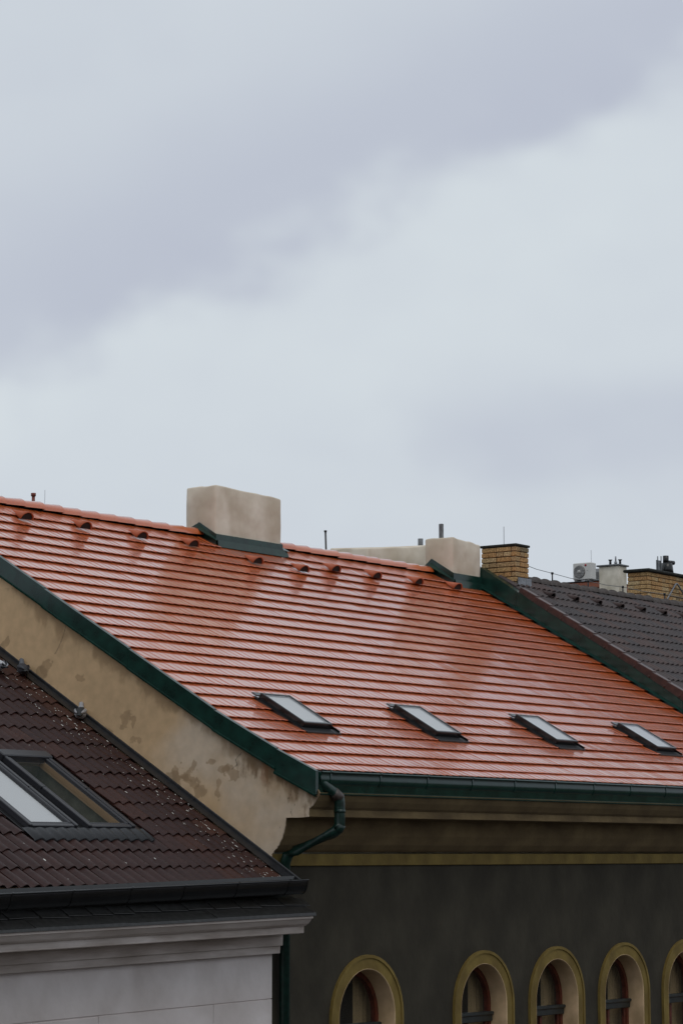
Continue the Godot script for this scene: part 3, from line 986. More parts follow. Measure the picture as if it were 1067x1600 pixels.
func white_house() -> void:
	var h := thing("townhouse", "white house with brown wavy-tiled roof, two roof windows and black gutter", "house", Vector3.ZERO, "terraced houses")
	var x0 := 10.0
	var sh := 0.0135
	var st := S()
	extrude(st, PackedVector2Array([Vector2(-18.66, -1.0), Vector2(-18.66, GROUND), Vector2(-31.0, GROUND), Vector2(-31.0, -1.0)]), x0, XL + 0.005)
	tag(part("wall", st, M.white_wall, h), "white facade wall")
	# smooth panels, thin open joints between them
	st = S()
	var P := func(a: float, b: float, y0: float, y1: float) -> void:
		var q := S()
		extrude(q, PackedVector2Array([Vector2(-18.7, y0), Vector2(-18.648, y0), Vector2(-18.645, y0 + 0.003), Vector2(-18.645, y1 - 0.003), Vector2(-18.648, y1), Vector2(-18.7, y1)]), a, b, sh)
		part("facade_panel", q, M.white_wall, h)
	P.call(x0, XL + 0.01, -1.7215, -1.1)
	P.call(23.30, XL + 0.01, -2.9, -1.731)
	P.call(21.29, 23.292, -2.9, -1.731)
	P.call(19.28, 21.282, -2.9, -1.738)
	P.call(17.27, 19.272, -2.9, -1.731)
	P.call(x0, 17.262, -2.9, -1.731)
	# cornice
	st = S()
	extrude(st, PackedVector2Array([Vector2(-18.8, -0.73), Vector2(-18.055, -0.735), Vector2(-18.05, -0.765), Vector2(-18.07, -0.775), Vector2(-18.085, -0.79), Vector2(-18.12, -0.83), Vector2(-18.165, -0.855), Vector2(-18.19, -0.862), Vector2(-18.19, -0.937), Vector2(-18.2, -0.945), Vector2(-18.5, -0.945), Vector2(-18.505, -1.095), Vector2(-18.54, -1.1), Vector2(-18.545, -1.185), Vector2(-18.56, -1.19), Vector2(-18.8, -1.19)]), x0, XL + 0.035, sh)
	tag(part("cornice", st, M.white_trim, h), "off-white stepped cornice under the black ledge")
	# sheet-metal ledge over the cornice, in lapped lengths
	var cov := node("ledge_cover", h)
	tag(cov, "dark weathered sheet-metal ledge below the black gutter")
	var xs := [10.0, 16.1, 18.0, 19.6, 21.05, 22.6, 24.445]
	for i in xs.size() - 1:
		st = S()
		var o := 0.006 * (i % 2)
		extrude(st, PackedVector2Array([Vector2(-18.5, -0.47 + o), Vector2(-18.3, -0.56 + o), Vector2(-18.2, -0.62 + o), Vector2(-18.19, -0.628 + o), Vector2(-18.05, -0.70 + o), Vector2(-18.035, -0.705 + o), Vector2(-18.03, -0.735), Vector2(-18.04, -0.738), Vector2(-18.05, -0.728), Vector2(-18.5, -0.726)]), xs[i], xs[i + 1] + 0.02, sh)
		part("metal_sheet", st, M.cover_metal, cov)
	# slate strips lying on the ledge
	var sx := 15.0
	while sx < 24.2:
		var wd := rng.randf_range(0.32, 0.5)
		st = S()
		var yb := sh * (sx - XL)
		var b := Basis(Vector3.RIGHT, 0.52) * Basis(Vector3.UP, rng.randf_range(-0.05, 0.05))
		cbox(st, Transform3D(b, Vector3(sx, -0.592 + yb, -18.225)), Vector3(0, 0, -0.13), Vector3(wd - 0.015, 0.009, rng.randf_range(0.02, 0.05)), 0.003)
		part("slate", st, M.cover_metal, cov)
		sx += wd
	# gutter
	var g := S(false)
	var gz := -18.19
	var gy := -0.318
	var gs := 0.0195
	var prof := PackedVector2Array()
	prof.append(Vector2(gz - 0.1, gy + 0.05))
	for i in 11:
		var a := PI + PI * i / 10.0
		prof.append(Vector2(gz + 0.088 * cos(a), gy + 0.165 * sin(a)))
	for i in 7:
		var a := PI - TAU * i / 7.0
		prof.append(Vector2(gz + 0.099 + 0.012 * cos(a), gy + 0.004 + 0.012 * sin(a)))
	extrude(g, prof, x0, XL - 0.01, gs, false)
	var gn := part("gutter", g, M.black_metal, h)
	tag(gn, "black half-round gutter under the brown tiles")
	st = S()
	var cap := PackedVector2Array()
	for i in 11:
		var a := PI + PI * i / 10.0
		cap.append(Vector2(gz + 0.092 * cos(a), gy + 0.169 * sin(a)))
	cap.append(Vector2(gz + 0.1, gy + 0.012))
	extrude(st, cap, XL - 0.012, XL - 0.004)
	part("end_cap", st, M.black_metal, gn)
	for bx in [24.03, 23.06, 22.1, 21.19, 20.24, 19.3, 18.36]:
		st = S()
		var pr := PackedVector2Array()
		for i in 9:
			var a := PI + PI * i / 8.0
			pr.append(Vector2(gz + 0.093 * cos(a), gy + 0.171 * sin(a)))
		pr.append(Vector2(gz + 0.116, gy + 0.01))
		pr.append(Vector2(gz + 0.1, gy + 0.022))
		extrude(st, pr, bx - 0.012, bx + 0.012, gs, false)
		part("bracket", st, M.black_metal, gn)
	white_roof(h)

func white_roof(h: Node3D) -> void:
	var wins := [[21.82, 22.64, 1.085, 2.75], [20.83, 21.645, 1.085, 2.75]]
	var holes := []
	for w in wins: holes.append([w[0], w[1], w[2], w[3]])
	var st := S()
	deck(st, func(x, d): return white_tf(x, d, -0.06).origin, 10.0, XL - 0.005, [-0.02, 7.4], holes)
	var rp := white_tf(0, 7.4, -0.06).origin
	quad(st, Vector3(10, rp.y, rp.z), Vector3(XL, rp.y, rp.z), Vector3(XL, rp.y - 4.2, rp.z - 6.8), Vector3(10, rp.y - 4.2, rp.z - 6.8))
	var roof := part("roof", st, M.underlay, h)
	tag(roof, "dark brown roof of wavy tiles spotted with bird droppings")
	var us := []
	var hs := []
	for i in 17:
		us.append(i / 16.0 * 1.02)
		hs.append(wave(i / 16.0))
	var tw := 0.36
	var meshes := []
	for m in M.brown + [M.rust]: meshes.append(tile_mesh(us, hs, tw, 0.44, 0.024, 0.016, m, true, 1.25))
	var field := []
	var ncol := 40
	for r in 21:
		var d := -0.088 + 0.362 * r
		for c in ncol:
			var x := XL - 0.05 - tw * (c + 1)
			var mid := x + tw / 2
			var skip := false
			for w in wins:
				if d > 0.85 and d < w[3] - 0.1 and mid > w[0] - 0.1 and mid < w[1] + 0.1: skip = true
			if skip: continue
			var t := white_tf(x, d, -0.045)
			t.basis = t.basis * Basis.from_euler(Vector3(rng.randf_range(-0.01, 0.01), rng.randf_range(-0.006, 0.006), rng.randf_range(-0.012, 0.012)))
			var v := rng.randi() % 17
			v = 4 if v == 16 else v % 4
			if c == 0 and rng.randf() < 0.6: v = 5
			# what the photograph shows: to the right of its left border
			var q := t.origin
			var px := (q.x * 0.585297 + q.z * 0.810819) / (q.x * 0.810819 - q.z * 0.585297)
			if px > -0.152: put("roof_tile", meshes[v], roof, t)
			else: field.append(t)
	var mm := MultiMesh.new()
	mm.transform_format = MultiMesh.TRANSFORM_3D
	mm.mesh = tile_mesh(us, hs, tw, 0.44, 0.024, 0.016, M.brown_field, true, 1.25)
	mm.instance_count = field.size()
	for i in field.size(): mm.set_instance_transform(i, field[i])
	var mi := MultiMeshInstance3D.new()
	mi.name = "roof_tiles"
	mi.multimesh = mm
	mi.set_meta("kind", "stuff")
	roof.add_child(mi, true)
	# flashing against the gable: upstand strip and its lower flange
	st = S()
	var d0 := -0.16
	while d0 < 7.3:
		var d1 := minf(d0 + 1.9, 7.4)
		var a := white_tf(XL - 0.012, d0, -0.03)
		var b := white_tf(XL - 0.012, d1 + 0.03, -0.03)
		var n := a.basis.y
		var o := Vector3(-0.003 * (int(d0 * 10) % 2), 0, 0)
		quad(st, a.origin + o, b.origin + o, b.origin + n * 0.105 + o, a.origin + n * 0.105 + o)
		quad(st, a.origin + n * 0.105 + o, b.origin + n * 0.105 + o, b.origin + n * 0.115 + Vector3(0.014, 0, 0), a.origin + n * 0.115 + Vector3(0.014, 0, 0))
		var fl := Vector3(-0.1, 0, 0) + n * 0.012
		quad(st, a.origin + fl + n * 0.035, a.origin + o + n * 0.075, b.origin + o + n * 0.075, b.origin + fl + n * 0.035)
		d0 = d1
	tag(part("abutment_flashing", st, M.flash_grey, h), "dark grey flashing strip where the brown roof meets the tan gable")
	white_window(h, wins[0], false)
	white_window(h, wins[1], true)

func white_window(h: Node3D, w: Array, blind: bool) -> void:
	var n := node("roof_window", h, white_tf(w[0], w[2], 0.0))
	tag(n, "roof window with a pale blind drawn behind the glass" if blind else "roof window with clear dark glass and a tan inner frame")
	var wd: float = w[1] - w[0]
	var L: float = w[3] - w[2]
	var I := Transform3D.IDENTITY
	var st := S()
	# outer frame: two stepped profiles each side
	for sx in [0.0, wd - 0.055]:
		cbox(st, I, Vector3(sx, -0.1, -L), Vector3(sx + 0.055, 0.058, 0), 0.008)
	cbox(st, I, Vector3(0.056, -0.1, -0.06), Vector3(wd - 0.056, 0.045, -0.001), 0.008)
	cbox(st, I, Vector3(-0.02, -0.02, -L - 0.05), Vector3(wd + 0.02, 0.075, -L + 0.1), 0.012)
	part("frame", st, M.frame_grey, n)
	st = S()
	for sx in [0.06, wd - 0.1]:
		cbox(st, I, Vector3(sx, 0.0, -L + 0.06), Vector3(sx + 0.04, 0.05, -0.065), 0.01)
	cbox(st, I, Vector3(0.06, 0.0, -0.1), Vector3(wd - 0.06, 0.04, -0.064), 0.01)
	part("sash", st, M.frame_grey, n)
	st = S()
	for sx in [0.0, wd - 0.055]:
		cbox(st, I, Vector3(sx - 0.003, 0.02, -L * 0.52), Vector3(sx + 0.058, 0.061, -L * 0.52 + 0.012), 0.002)
	part("hinge_strip", st, M.black_metal, n)
	st = S()
	quad(st, Vector3(0.09, 0.022, -0.09), Vector3(wd - 0.09, 0.022, -0.09), Vector3(wd - 0.09, 0.022, -L + 0.06), Vector3(0.09, 0.022, -L + 0.06))
	part("pane", st, M.glass, n)
	st = S()
	if blind:
		quad(st, Vector3(0.08, 0.0, -0.06), Vector3(wd - 0.08, 0.0, -0.06), Vector3(wd - 0.08, 0.0, -L + 0.05), Vector3(0.08, 0.0, -L + 0.05))
		part("blind", st, M.blind, n)
	else:
		# timber lining, then the room's shaded lining
		var dp := 0.3
		quad(st, Vector3(wd - 0.1, 0.0, -0.06), Vector3(wd - 0.1, 0.0, -L + 0.05), Vector3(wd - 0.1, -0.09, -L + 0.05), Vector3(wd - 0.1, -0.09, -0.06))
		quad(st, Vector3(0.1, 0.0, -0.06), Vector3(0.1, 0.0, -L + 0.05), Vector3(0.1, -0.09, -L + 0.05), Vector3(0.1, -0.09, -0.06))
		quad(st, Vector3(0.1, 0.0, -0.1), Vector3(wd - 0.1, 0.0, -0.1), Vector3(wd - 0.1, -0.09, -0.1), Vector3(0.1, -0.09, -0.1))
		part("lining", st, M.wood, n)
		st = S()
		for sx in [0.1, wd - 0.06]:
			quad(st, Vector3(sx, -0.09, -0.05), Vector3(sx, -0.09, -L + 0.05), Vector3(sx, -dp, -L + 0.05), Vector3(sx, -dp, -0.05))
		quad(st, Vector3(0.05, -0.09, -L + 0.05), Vector3(wd - 0.05, -0.09, -L + 0.05), Vector3(wd - 0.05, -dp, -L + 0.05), Vector3(0.05, -dp, -L + 0.05))
		quad(st, Vector3(0.05, -0.09, -0.05), Vector3(wd - 0.05, -0.09, -0.05), Vector3(wd - 0.05, -dp, -0.05), Vector3(0.05, -dp, -0.05))
		quad(st, Vector3(0.05, -dp, -0.05), Vector3(wd - 0.05, -dp, -0.05), Vector3(wd - 0.05, -dp, -L + 0.05), Vector3(0.05, -dp, -L + 0.05))
		part("room", st, M.attic, n)
	# corrugated apron below
	st = S(false)
	var m := 44
	for i in m:
		var xa := -0.12 + (wd + 0.24) * i / m
		var xb := -0.12 + (wd + 0.24) * (i + 1) / m
		var ya := 0.004 + wave((xa + w[0] - XL + 0.05) / 0.36) * 0.9
		var yb := 0.004 + wave((xb + w[0] - XL + 0.05) / 0.36) * 0.9
		quad(st, Vector3(xa, ya, 0.24), Vector3(xb, yb, 0.24), Vector3(xb, 0.02 + yb * 0.3, 0.01), Vector3(xa, 0.02 + ya * 0.3, 0.01))
		quad(st, Vector3(xa, ya - 0.03, 0.238), Vector3(xb, yb - 0.03, 0.238), Vector3(xb, yb, 0.24), Vector3(xa, ya, 0.24))
	part("apron", st, M.flash_grey, n)
	st = S()
	cbox(st, I, Vector3(-0.085, -0.05, -L - 0.05), Vector3(-0.002, -0.005, 0.1), 0.004)
	cbox(st, I, Vector3(wd + 0.002, -0.05, -L - 0.05), Vector3(wd + 0.085, -0.005, 0.1), 0.004)
	cbox(st, I, Vector3(-0.085, -0.05, -L - 0.16), Vector3(wd + 0.085, 0.0, -L - 0.051), 0.004)
	part("flashing", st, M.black_metal, n)

# ---------------------------------------------------------------- the brown-roofed neighbour beyond
const BS := 0.6184
func brown_tf(x: float, d: float, off := 0.0) -> Transform3D:   # d = slope length up from z = -18.2
	var b := Basis(Vector3.RIGHT, atan(BS))
	var L := d / sqrt(1.0 + BS * BS)
	return Transform3D(b, Vector3(x, 1.165 + BS * L, -18.2 - L) + b.y * off)

func brown_house() -> void:
	var h := thing("townhouse", "farthest house with matt dark brown tiled roof and brick chimneys", "house", Vector3.ZERO, "terraced houses")
	var st := S()
	var xe := 60.0
	extrude(st, PackedVector2Array([Vector2(-18.7, GROUND), Vector2(-18.7, 0.9), Vector2(-24.45, 4.5), Vector2(-31.0, 0.9), Vector2(-31.0, GROUND)]), XR + 0.03, xe)
	part("wall", st, M.pale_wall, h)
	st = S()
	deck(st, func(x, d): return brown_tf(x, d, -0.06).origin, XR + 0.05, xe, [0.0, 7.35], [])
	var rp := brown_tf(0, 7.35, -0.06).origin
	quad(st, Vector3(XR + 0.05, rp.y, rp.z), Vector3(xe, rp.y, rp.z), Vector3(xe, rp.y - 4.1, rp.z - 6.6), Vector3(XR + 0.05, rp.y - 4.1, rp.z - 6.6))
	var roof := part("roof", st, M.underlay, h)
	tag(roof, "matt dark brown tiled roof sloping above the green flashing")
	var us := []
	var hs := []
	for i in 13:
		us.append(i / 12.0 * 1.02)
		hs.append(0.03 * pow(0.5 - 0.5 * cos(TAU * fposmod(i / 6.0 + 0.1, 1.0)), 0.7))
	var tw := 0.36
	var meshes := []
	for m in M.slate: meshes.append(tile_mesh(us, hs, tw, 0.43, 0.018, 0.02, m, true, 1.7))
	var field := []
	for r in 21:
		var d := 7.3 - 0.345 * (r + 1)
		if d < -0.05: continue
		for c in 58:
			var x := XR + 0.2 + tw * c
			var t := brown_tf(x, d, -0.05)
			t.basis = t.basis * Basis.from_euler(Vector3(rng.randf_range(-0.008, 0.008), 0, rng.randf_range(-0.015, 0.015)))
			var q := t.origin
			var px := (q.x * 0.585297 + q.z * 0.810819) / (q.x * 0.810819 - q.z * 0.585297)
			if px < 0.142: put("roof_tile", meshes[rng.randi() % 4], roof, t)
			else: field.append(t)
	var mm := MultiMesh.new()
	mm.transform_format = MultiMesh.TRANSFORM_3D
	mm.mesh = meshes[0]
	mm.instance_count = field.size()
	for i in field.size(): mm.set_instance_transform(i, field[i])
	var mi := MultiMeshInstance3D.new()
	mi.name = "roof_tiles"
	mi.multimesh = mm
	mi.set_meta("kind", "stuff")
	roof.add_child(mi, true)
	# ridge tiles
	var rs := S(false)
	for k in 8:
		var a0 := PI * k / 8.0
		var a1 := PI * (k + 1) / 8.0
		var F := func(a, x, g): return Vector3(x, sin(a) * 0.1 * g, cos(a) * 0.125 * g)
		quad(rs, F.call(a1, 0.0, 1.0), F.call(a0, 0.0, 1.0), F.call(a0, 0.33, 1.06), F.call(a1, 0.33, 1.06))
		quad(rs, F.call(a1, 0.33, 1.06), F.call(a0, 0.33, 1.06), F.call(a0, 0.34, 1.26), F.call(a1, 0.34, 1.26))
		quad(rs, F.call(a1, 0.34, 1.26), F.call(a0, 0.34, 1.26), F.call(a0, 0.38, 1.24), F.call(a1, 0.38, 1.24))
		quad(rs, F.call(a1, 0.38, 1.24), F.call(a0, 0.38, 1.24), F.call(a0, 0.385, 0.9), F.call(a1, 0.385, 0.9))
	var rm := done(rs, M.slate_ridge)
	var x := XR + 1.1
	while x < 52.0:
		put("ridge_tile", rm, roof, Transform3D(Basis.from_euler(Vector3(0, rng.randf_range(-.02, .02), rng.randf_range(-.02, .02))), Vector3(x, 4.985 + rng.randf_range(-.005, .005), -24.5)))
		x += 0.358
	# verge tiles: clay angles hung over the edge
	var vs := S()
	cbox(vs, Transform3D.IDENTITY, Vector3(-0.03, -0.1, -0.36), Vector3(-0.008, 0.055, 0.0), 0.006)
	cbox(vs, Transform3D.IDENTITY, Vector3(-0.031, 0.03, -0.36), Vector3(0.12, 0.062, 0.001), 0.012)
	cbox(vs, Transform3D.IDENTITY, Vector3(-0.045, -0.085, -0.04), Vector3(-0.028, -0.035, -0.004), 0.006)
	var vm := done(vs, M.verge)
	for r in 19:
		var d := 6.74 - 0.345 * (r + 1)
		var t := brown_tf(XR + 0.07, d, 0.0)
		t.basis = t.basis * Basis.from_euler(Vector3(-0.05, rng.randf_range(-0.01, 0.01), 0))
		put("verge_tile", vm, roof, t)
	# vent tiles
	var ts := S(false)
	for q in 6:
		var a0 := PI * q / 6.0
		var a1 := PI * (q + 1) / 6.0
		var P := func(a, rr, z): return Vector3(cos(a) * rr, sin(a) * rr * 1.1, z)
		quad(ts, P.call(a0, 0.085, 0.0), P.call(a0, 0.012, -0.24), P.call(a1, 0.012, -0.24), P.call(a1, 0.085, 0.0))
		quad(ts, P.call(a0, 0.07, -0.01), P.call(a0, 0.085, 0.0), P.call(a1, 0.085, 0.0), P.call(a1, 0.07, -0.01))
	var tm := done(ts, M.slate[3])
	for i in 9:
		put("vent_tile", tm, roof, brown_tf(39.6 + 0.848 * i, 6.61, 0.0))
	# brick stack on the party wall
	var c1 := node("chimney", h)
	tag(c1, "yellow brick chimney with dark cap on the party wall")
	brick_stack(c1, 38.95, 39.40, -24.95, -24.2, 4.2, 5.56, 0.094, 4)
	var st2 := S()
	box(st2, Vector3(38.93, 5.562, -24.98), Vector3(39.42, 5.605, -24.18), 0.012)
	part("cap", st2, M.cap, c1)
	st2 = S()   # zinc sheet at its foot
	box(st2, Vector3(38.97, 4.62, -24.18), Vector3(39.42, 4.98, -24.16), 0.002)
	quad(st2, Vector3(38.95, 4.83, -24.165), Vector3(39.46, 4.83, -24.165), Vector3(39.46, 4.74, -24.04), Vector3(38.9, 4.74, -24.04))
	part("flashing", st2, M.zinc, c1)
	# second stack behind the ridge
	var c2 := node("chimney", h)
	tag(c2, "wide old brick chimney behind the brown ridge with black pot")
	brick_stack(c2, 50.78, 54.2, -28.55, -28.0, 5.0, 6.4, 0.098, 9)
	st2 = S()
	box(st2, Vector3(50.7, 6.402, -28.62), Vector3(54.3, 6.47, -27.93), 0.02)
	part("cap", st2, M.cap, c2)
	st2 = S(false)
	cyl(st2, Vector3(52.05, 6.46, -28.2), Vector3(52.05, 6.72, -28.2), 0.16, 14, 0.13)
	cyl(st2, Vector3(52.0, 6.7, -28.2), Vector3(52.0, 6.89, -28.2), 0.07, 14)
	cyl(st2, Vector3(52.1, 6.74, -28.17), Vector3(52.24, 6.74, -28.12), 0.05, 12)
	part("pot", st2, M.black_metal, c2)
	st2 = S()
	for q in [[51.62, 0.28], [51.78, 0.3]]:
		box(st2, Vector3(q[0], 6.465, -28.22), Vector3(q[0] + 0.02, 6.465 + q[1] + 0.1, -28.2), 0.003)
	box(st2, Vector3(51.6, 6.47, -28.24), Vector3(51.8, 6.76, -28.225), 0.003)
	part("bracket", st2, M.pipe_grey, c2)

func brick_stack(c: Node3D, x0: float, x1: float, z0: float, z1: float, yb: float, yt: float, ch: float, sd: int) -> void:
	var st := S()
	box(st, Vector3(x0 + 0.02, yb - 1.0, z0 + 0.02), Vector3(x1 - 0.02, yt - 0.001, z1 - 0.02))
	part("core", st, M.mortar, c)
	var bl := ch * 3.4          # stretcher length
	var bw := ch * 1.62
	var r := RandomNumberGenerator.new()
	r.seed = sd
	var cache := {}
	var n := int((yt - yb) / ch)
	for k in n:
		var y := yt - ch * (k + 1)
		# each side as a run of stretchers and headers: [origin, direction, length]
		for side in [[Vector3(x0, y, z0), Vector3(0, 0, 1), z1 - z0, Vector3(1, 0, 0)], [Vector3(x0 + bw, y, z1), Vector3(1, 0, 0), x1 - x0 - bw, Vector3(0, 0, -1)], [Vector3(x1, y, z1 - bw), Vector3(0, 0, -1), z1 - z0 - bw, Vector3(-1, 0, 0)]]:
			var p := 0.0
			var L: float = side[2]
			var first := true
			while p < L - 0.02:
				var len := bl if (k % 2 == 0) != (r.randf() < 0.25) else bl * 0.5
				if first and k % 2 == 1: len = bl * 0.5
				first = false
				len = minf(len, L - p)
				if L - p - len < 0.05: len = L - p
				var v: int = r.randi() % 6
				if v == 5 and r.randf() < 0.6: v = 0
				var key := "%d_%d" % [int(len * 1000), v]
				if not cache.has(key):
					var q := S()
					cbox(q, Transform3D.IDENTITY, Vector3(0.004, 0.005, -0.0), Vector3(len - 0.006, ch - 0.009, bw), 0.008)
					cache[key] = done(q, M.brick[v])
				var dir: Vector3 = side[1]
				var inn: Vector3 = side[3]
				var pos: Vector3 = side[0] + dir * p - inn * r.randf_range(-0.006, 0.008)
				var b := Basis(dir, Vector3.UP, inn)
				if b.determinant() < 0.0:   # keep it a rotation: run the brick the other way
					b = Basis(-dir, Vector3.UP, inn)
					pos += dir * len
				put("brick", cache[key], c, Transform3D(b, pos))
				p += len

# ---------------------------------------------------------------- what shows behind the ridges
func rear_building() -> void:
	var h := thing("courtyard_building", "cream courtyard building with red roof edge and broad white chimney", "house")
	var st := S()
	box(st, Vector3(59.95, GROUND, -45.0), Vector3(72, 7.2, -34.55))
	part("wall", st, M.pale_wall, h)
	st = S()
	box(st, Vector3(59.85, 7.203, -45.2), Vector3(72.2, 7.38, -34.45), 0.02)
	part("roof_edge", st, M.redroof_far, h)
	st = S()
	box(st, Vector3(59.82, 7.383, -45.0), Vector3(72.0, 7.408, -34.42), 0.008)
	part("roof_sheet", st, M.flash_grey, h)
	var c := node("chimney", h)
	tag(c, "broad white chimney with small black flue caps")
	st = S()
	box(st, Vector3(58.25, 2.0, -33.6), Vector3(58.68, 7.555, -33.0), 0.01)
	part("stack", st, M.pale_stack, c)
	st = S()
	box(st, Vector3(58.2, 7.557, -33.66), Vector3(58.73, 7.6, -32.95), 0.01)
	part("cap", st, M.pipe_grey, c)
	for p in [Vector3(58.3, 7.6, -33.28), Vector3(58.4, 7.6, -33.04)]:
		st = S(false)
		cyl(st, p, p + Vector3(0, 0.12, 0), 0.032, 10)
		cyl(st, p + Vector3(0, 0.1, 0), p + Vector3(0, 0.135, 0), 0.032, 10, 0.06)
		part("flue", st, M.black_metal, c)
	st = S(false)
	cyl(st, Vector3(58.36, 7.6, -33.15), Vector3(58.36, 7.68, -33.15), 0.04, 10)
	cyl(st, Vector3(58.36, 7.68, -33.15), Vector3(58.36, 7.82, -33.15), 0.02, 10)
	part("vent_pipe", st, M.zinc, c)

func air_conditioner(at: Vector3, label: String, w: float, hgt: float, d: float, face: bool) -> void:   # its front looks along -x
	var n := thing("air_conditioner", label, "air conditioner", at, "air conditioners on the courtyard roof")
	n.rotation.y = -PI / 2
	var st := S()
	box(st, Vector3(0, 0.06, -d), Vector3(w, hgt, 0), 0.02)
	part("casing", st, M.ac_white if face else M.ac_grey, n)
	st = S()
	for fx in [0.06, w - 0.12]: box(st, Vector3(fx, 0.0, -d), Vector3(fx + 0.06, 0.058, 0.03), 0.005)
	part("foot", st, M.ac_dark, n)
	var c := Vector3(w * 0.36, hgt * 0.53, 0.0)
	var R := hgt * 0.34
	if not face:
		st = S()
		for i in 7: box(st, Vector3(0.1, hgt * 0.75 - i * 0.03, 0.001), Vector3(w * 0.75, hgt * 0.75 - i * 0.03 + 0.014, 0.008))
		part("louvre", st, M.ac_dark, n)
		return
	st = S(false)
	cyl(st, c + Vector3(0, 0, -0.01), c + Vector3(0, 0, 0.012), R, 28)
	part("fan_recess", st, M.ac_dark, n)
	st = S(false)
	for k in 7:
		var rr := R * (0.3 + 0.1 * k)
		var pts := PackedVector3Array()
		for i in 25: pts.append(c + Vector3(cos(TAU * i / 24.0) * rr, sin(TAU * i / 24.0) * rr, 0.026))
		tube(st, pts, 0.006, 5)
	for i in 8: cyl(st, c + Vector3(0, 0, 0.022), c + Vector3(cos(TAU * i / 8.0) * R, sin(TAU * i / 8.0) * R, 0.022), 0.006, 5)
	part("fan_grille", st, M.ac_grey, n)
	st = S(false)
	cyl(st, c + Vector3(0, 0, 0.01), c + Vector3(0, 0, 0.036), R * 0.28, 18)
	part("fan_hub", st, M.ac_white, n)
	st = S(false)
	var e := Vector3(w * 0.7, hgt * 0.86, 0.0)
	cyl(st, e, e + Vector3(0, 0, 0.006), 0.032, 18)
	part("emblem", st, M.ac_red, n)
	st = S()
	box(st, Vector3(w * 0.76, hgt * 0.56, 0.001), Vector3(w * 0.84, hgt * 0.59, 0.004))
	part("nameplate", st, M.ac_grey, n)

# ---------------------------------------------------------------- the other side of the street, which the panes mirror
func opposite_houses() -> void:
	for q in [[-32.0, 8.0, 3.4, "tan plastered house across the street, behind the viewer", M.ochre_far], [8.02, 46.0, -2.8, "grey-brown house across the street, seen only in the window panes", M.grey_far], [46.02, 110.0, -3.3, "far tan house across the street, seen only in the window panes", M.ochre_far]]:
		var h := thing("townhouse", q[3], "house", Vector3.ZERO, "houses across the street")
		var x0: float = q[0]
		var x1: float = q[1]
		var top: float = q[2]
		var st := S()
		box(st, Vector3(x0, GROUND, 0.75), Vector3(x1, top, 13.0))
		part("wall", st, q[4], h)
		st = S()
		box(st, Vector3(x0, top + 0.002, 0.45), Vector3(x1, top + 0.35, 13.3), 0.02)
		part("cornice", st, q[4], h)
		st = S()
		extrude(st, PackedVector2Array([Vector2(0.3, top + 0.36), Vector2(13.4, top + 0.36), Vector2(6.9, top + 3.6)]), x0, x1)
		part("roof", st, M.verge, h)
		var wx := x0 + 1.6
		while wx < x1 - 1.5:
			for wy in [-9.3, -5.6, -1.9]:
				if wy + 2.2 < top and not (absf(wx) < 2.5 and wy > -2.5):
					var n := node("window", h)
					st = S()
					box(st, Vector3(wx - 0.62, wy - 0.07, 0.69), Vector3(wx + 0.62, wy, 0.748), 0.005)
					box(st, Vector3(wx - 0.62, wy + 2.0, 0.69), Vector3(wx + 0.62, wy + 2.1, 0.748), 0.005)
					for sx in [-0.62, 0.52]: box(st, Vector3(wx + sx, wy + 0.001, 0.69), Vector3(wx + sx + 0.1, wy + 1.999, 0.748), 0.005)
					part("frame", st, M.white_trim, n)
					st = S()
					quad(st, Vector3(wx + 0.52, wy, 0.735), Vector3(wx - 0.52, wy, 0.735), Vector3(wx - 0.52, wy + 2.0, 0.735), Vector3(wx + 0.52, wy + 2.0, 0.735))
					part("pane", st, M.pane_far, n)
			wx += 2.6

# ---------------------------------------------------------------- wires, rods, birds
func rod(called: String, label: String, cat: String, a: Vector3, b: Vector3, r: float, m: Material, tip := 0.0) -> void:
	var n := thing(called, label, cat, a)
	var st := S(false)
	cyl(st, Vector3.ZERO, b - a, r, 8)
	part("pole", st, m, n)
	if tip > 0.0:
		st = S(false)
		cyl(st, b - a - Vector3(0, tip * 1.2, 0), b - a, tip, 10)
		part("tip", st, m, n)

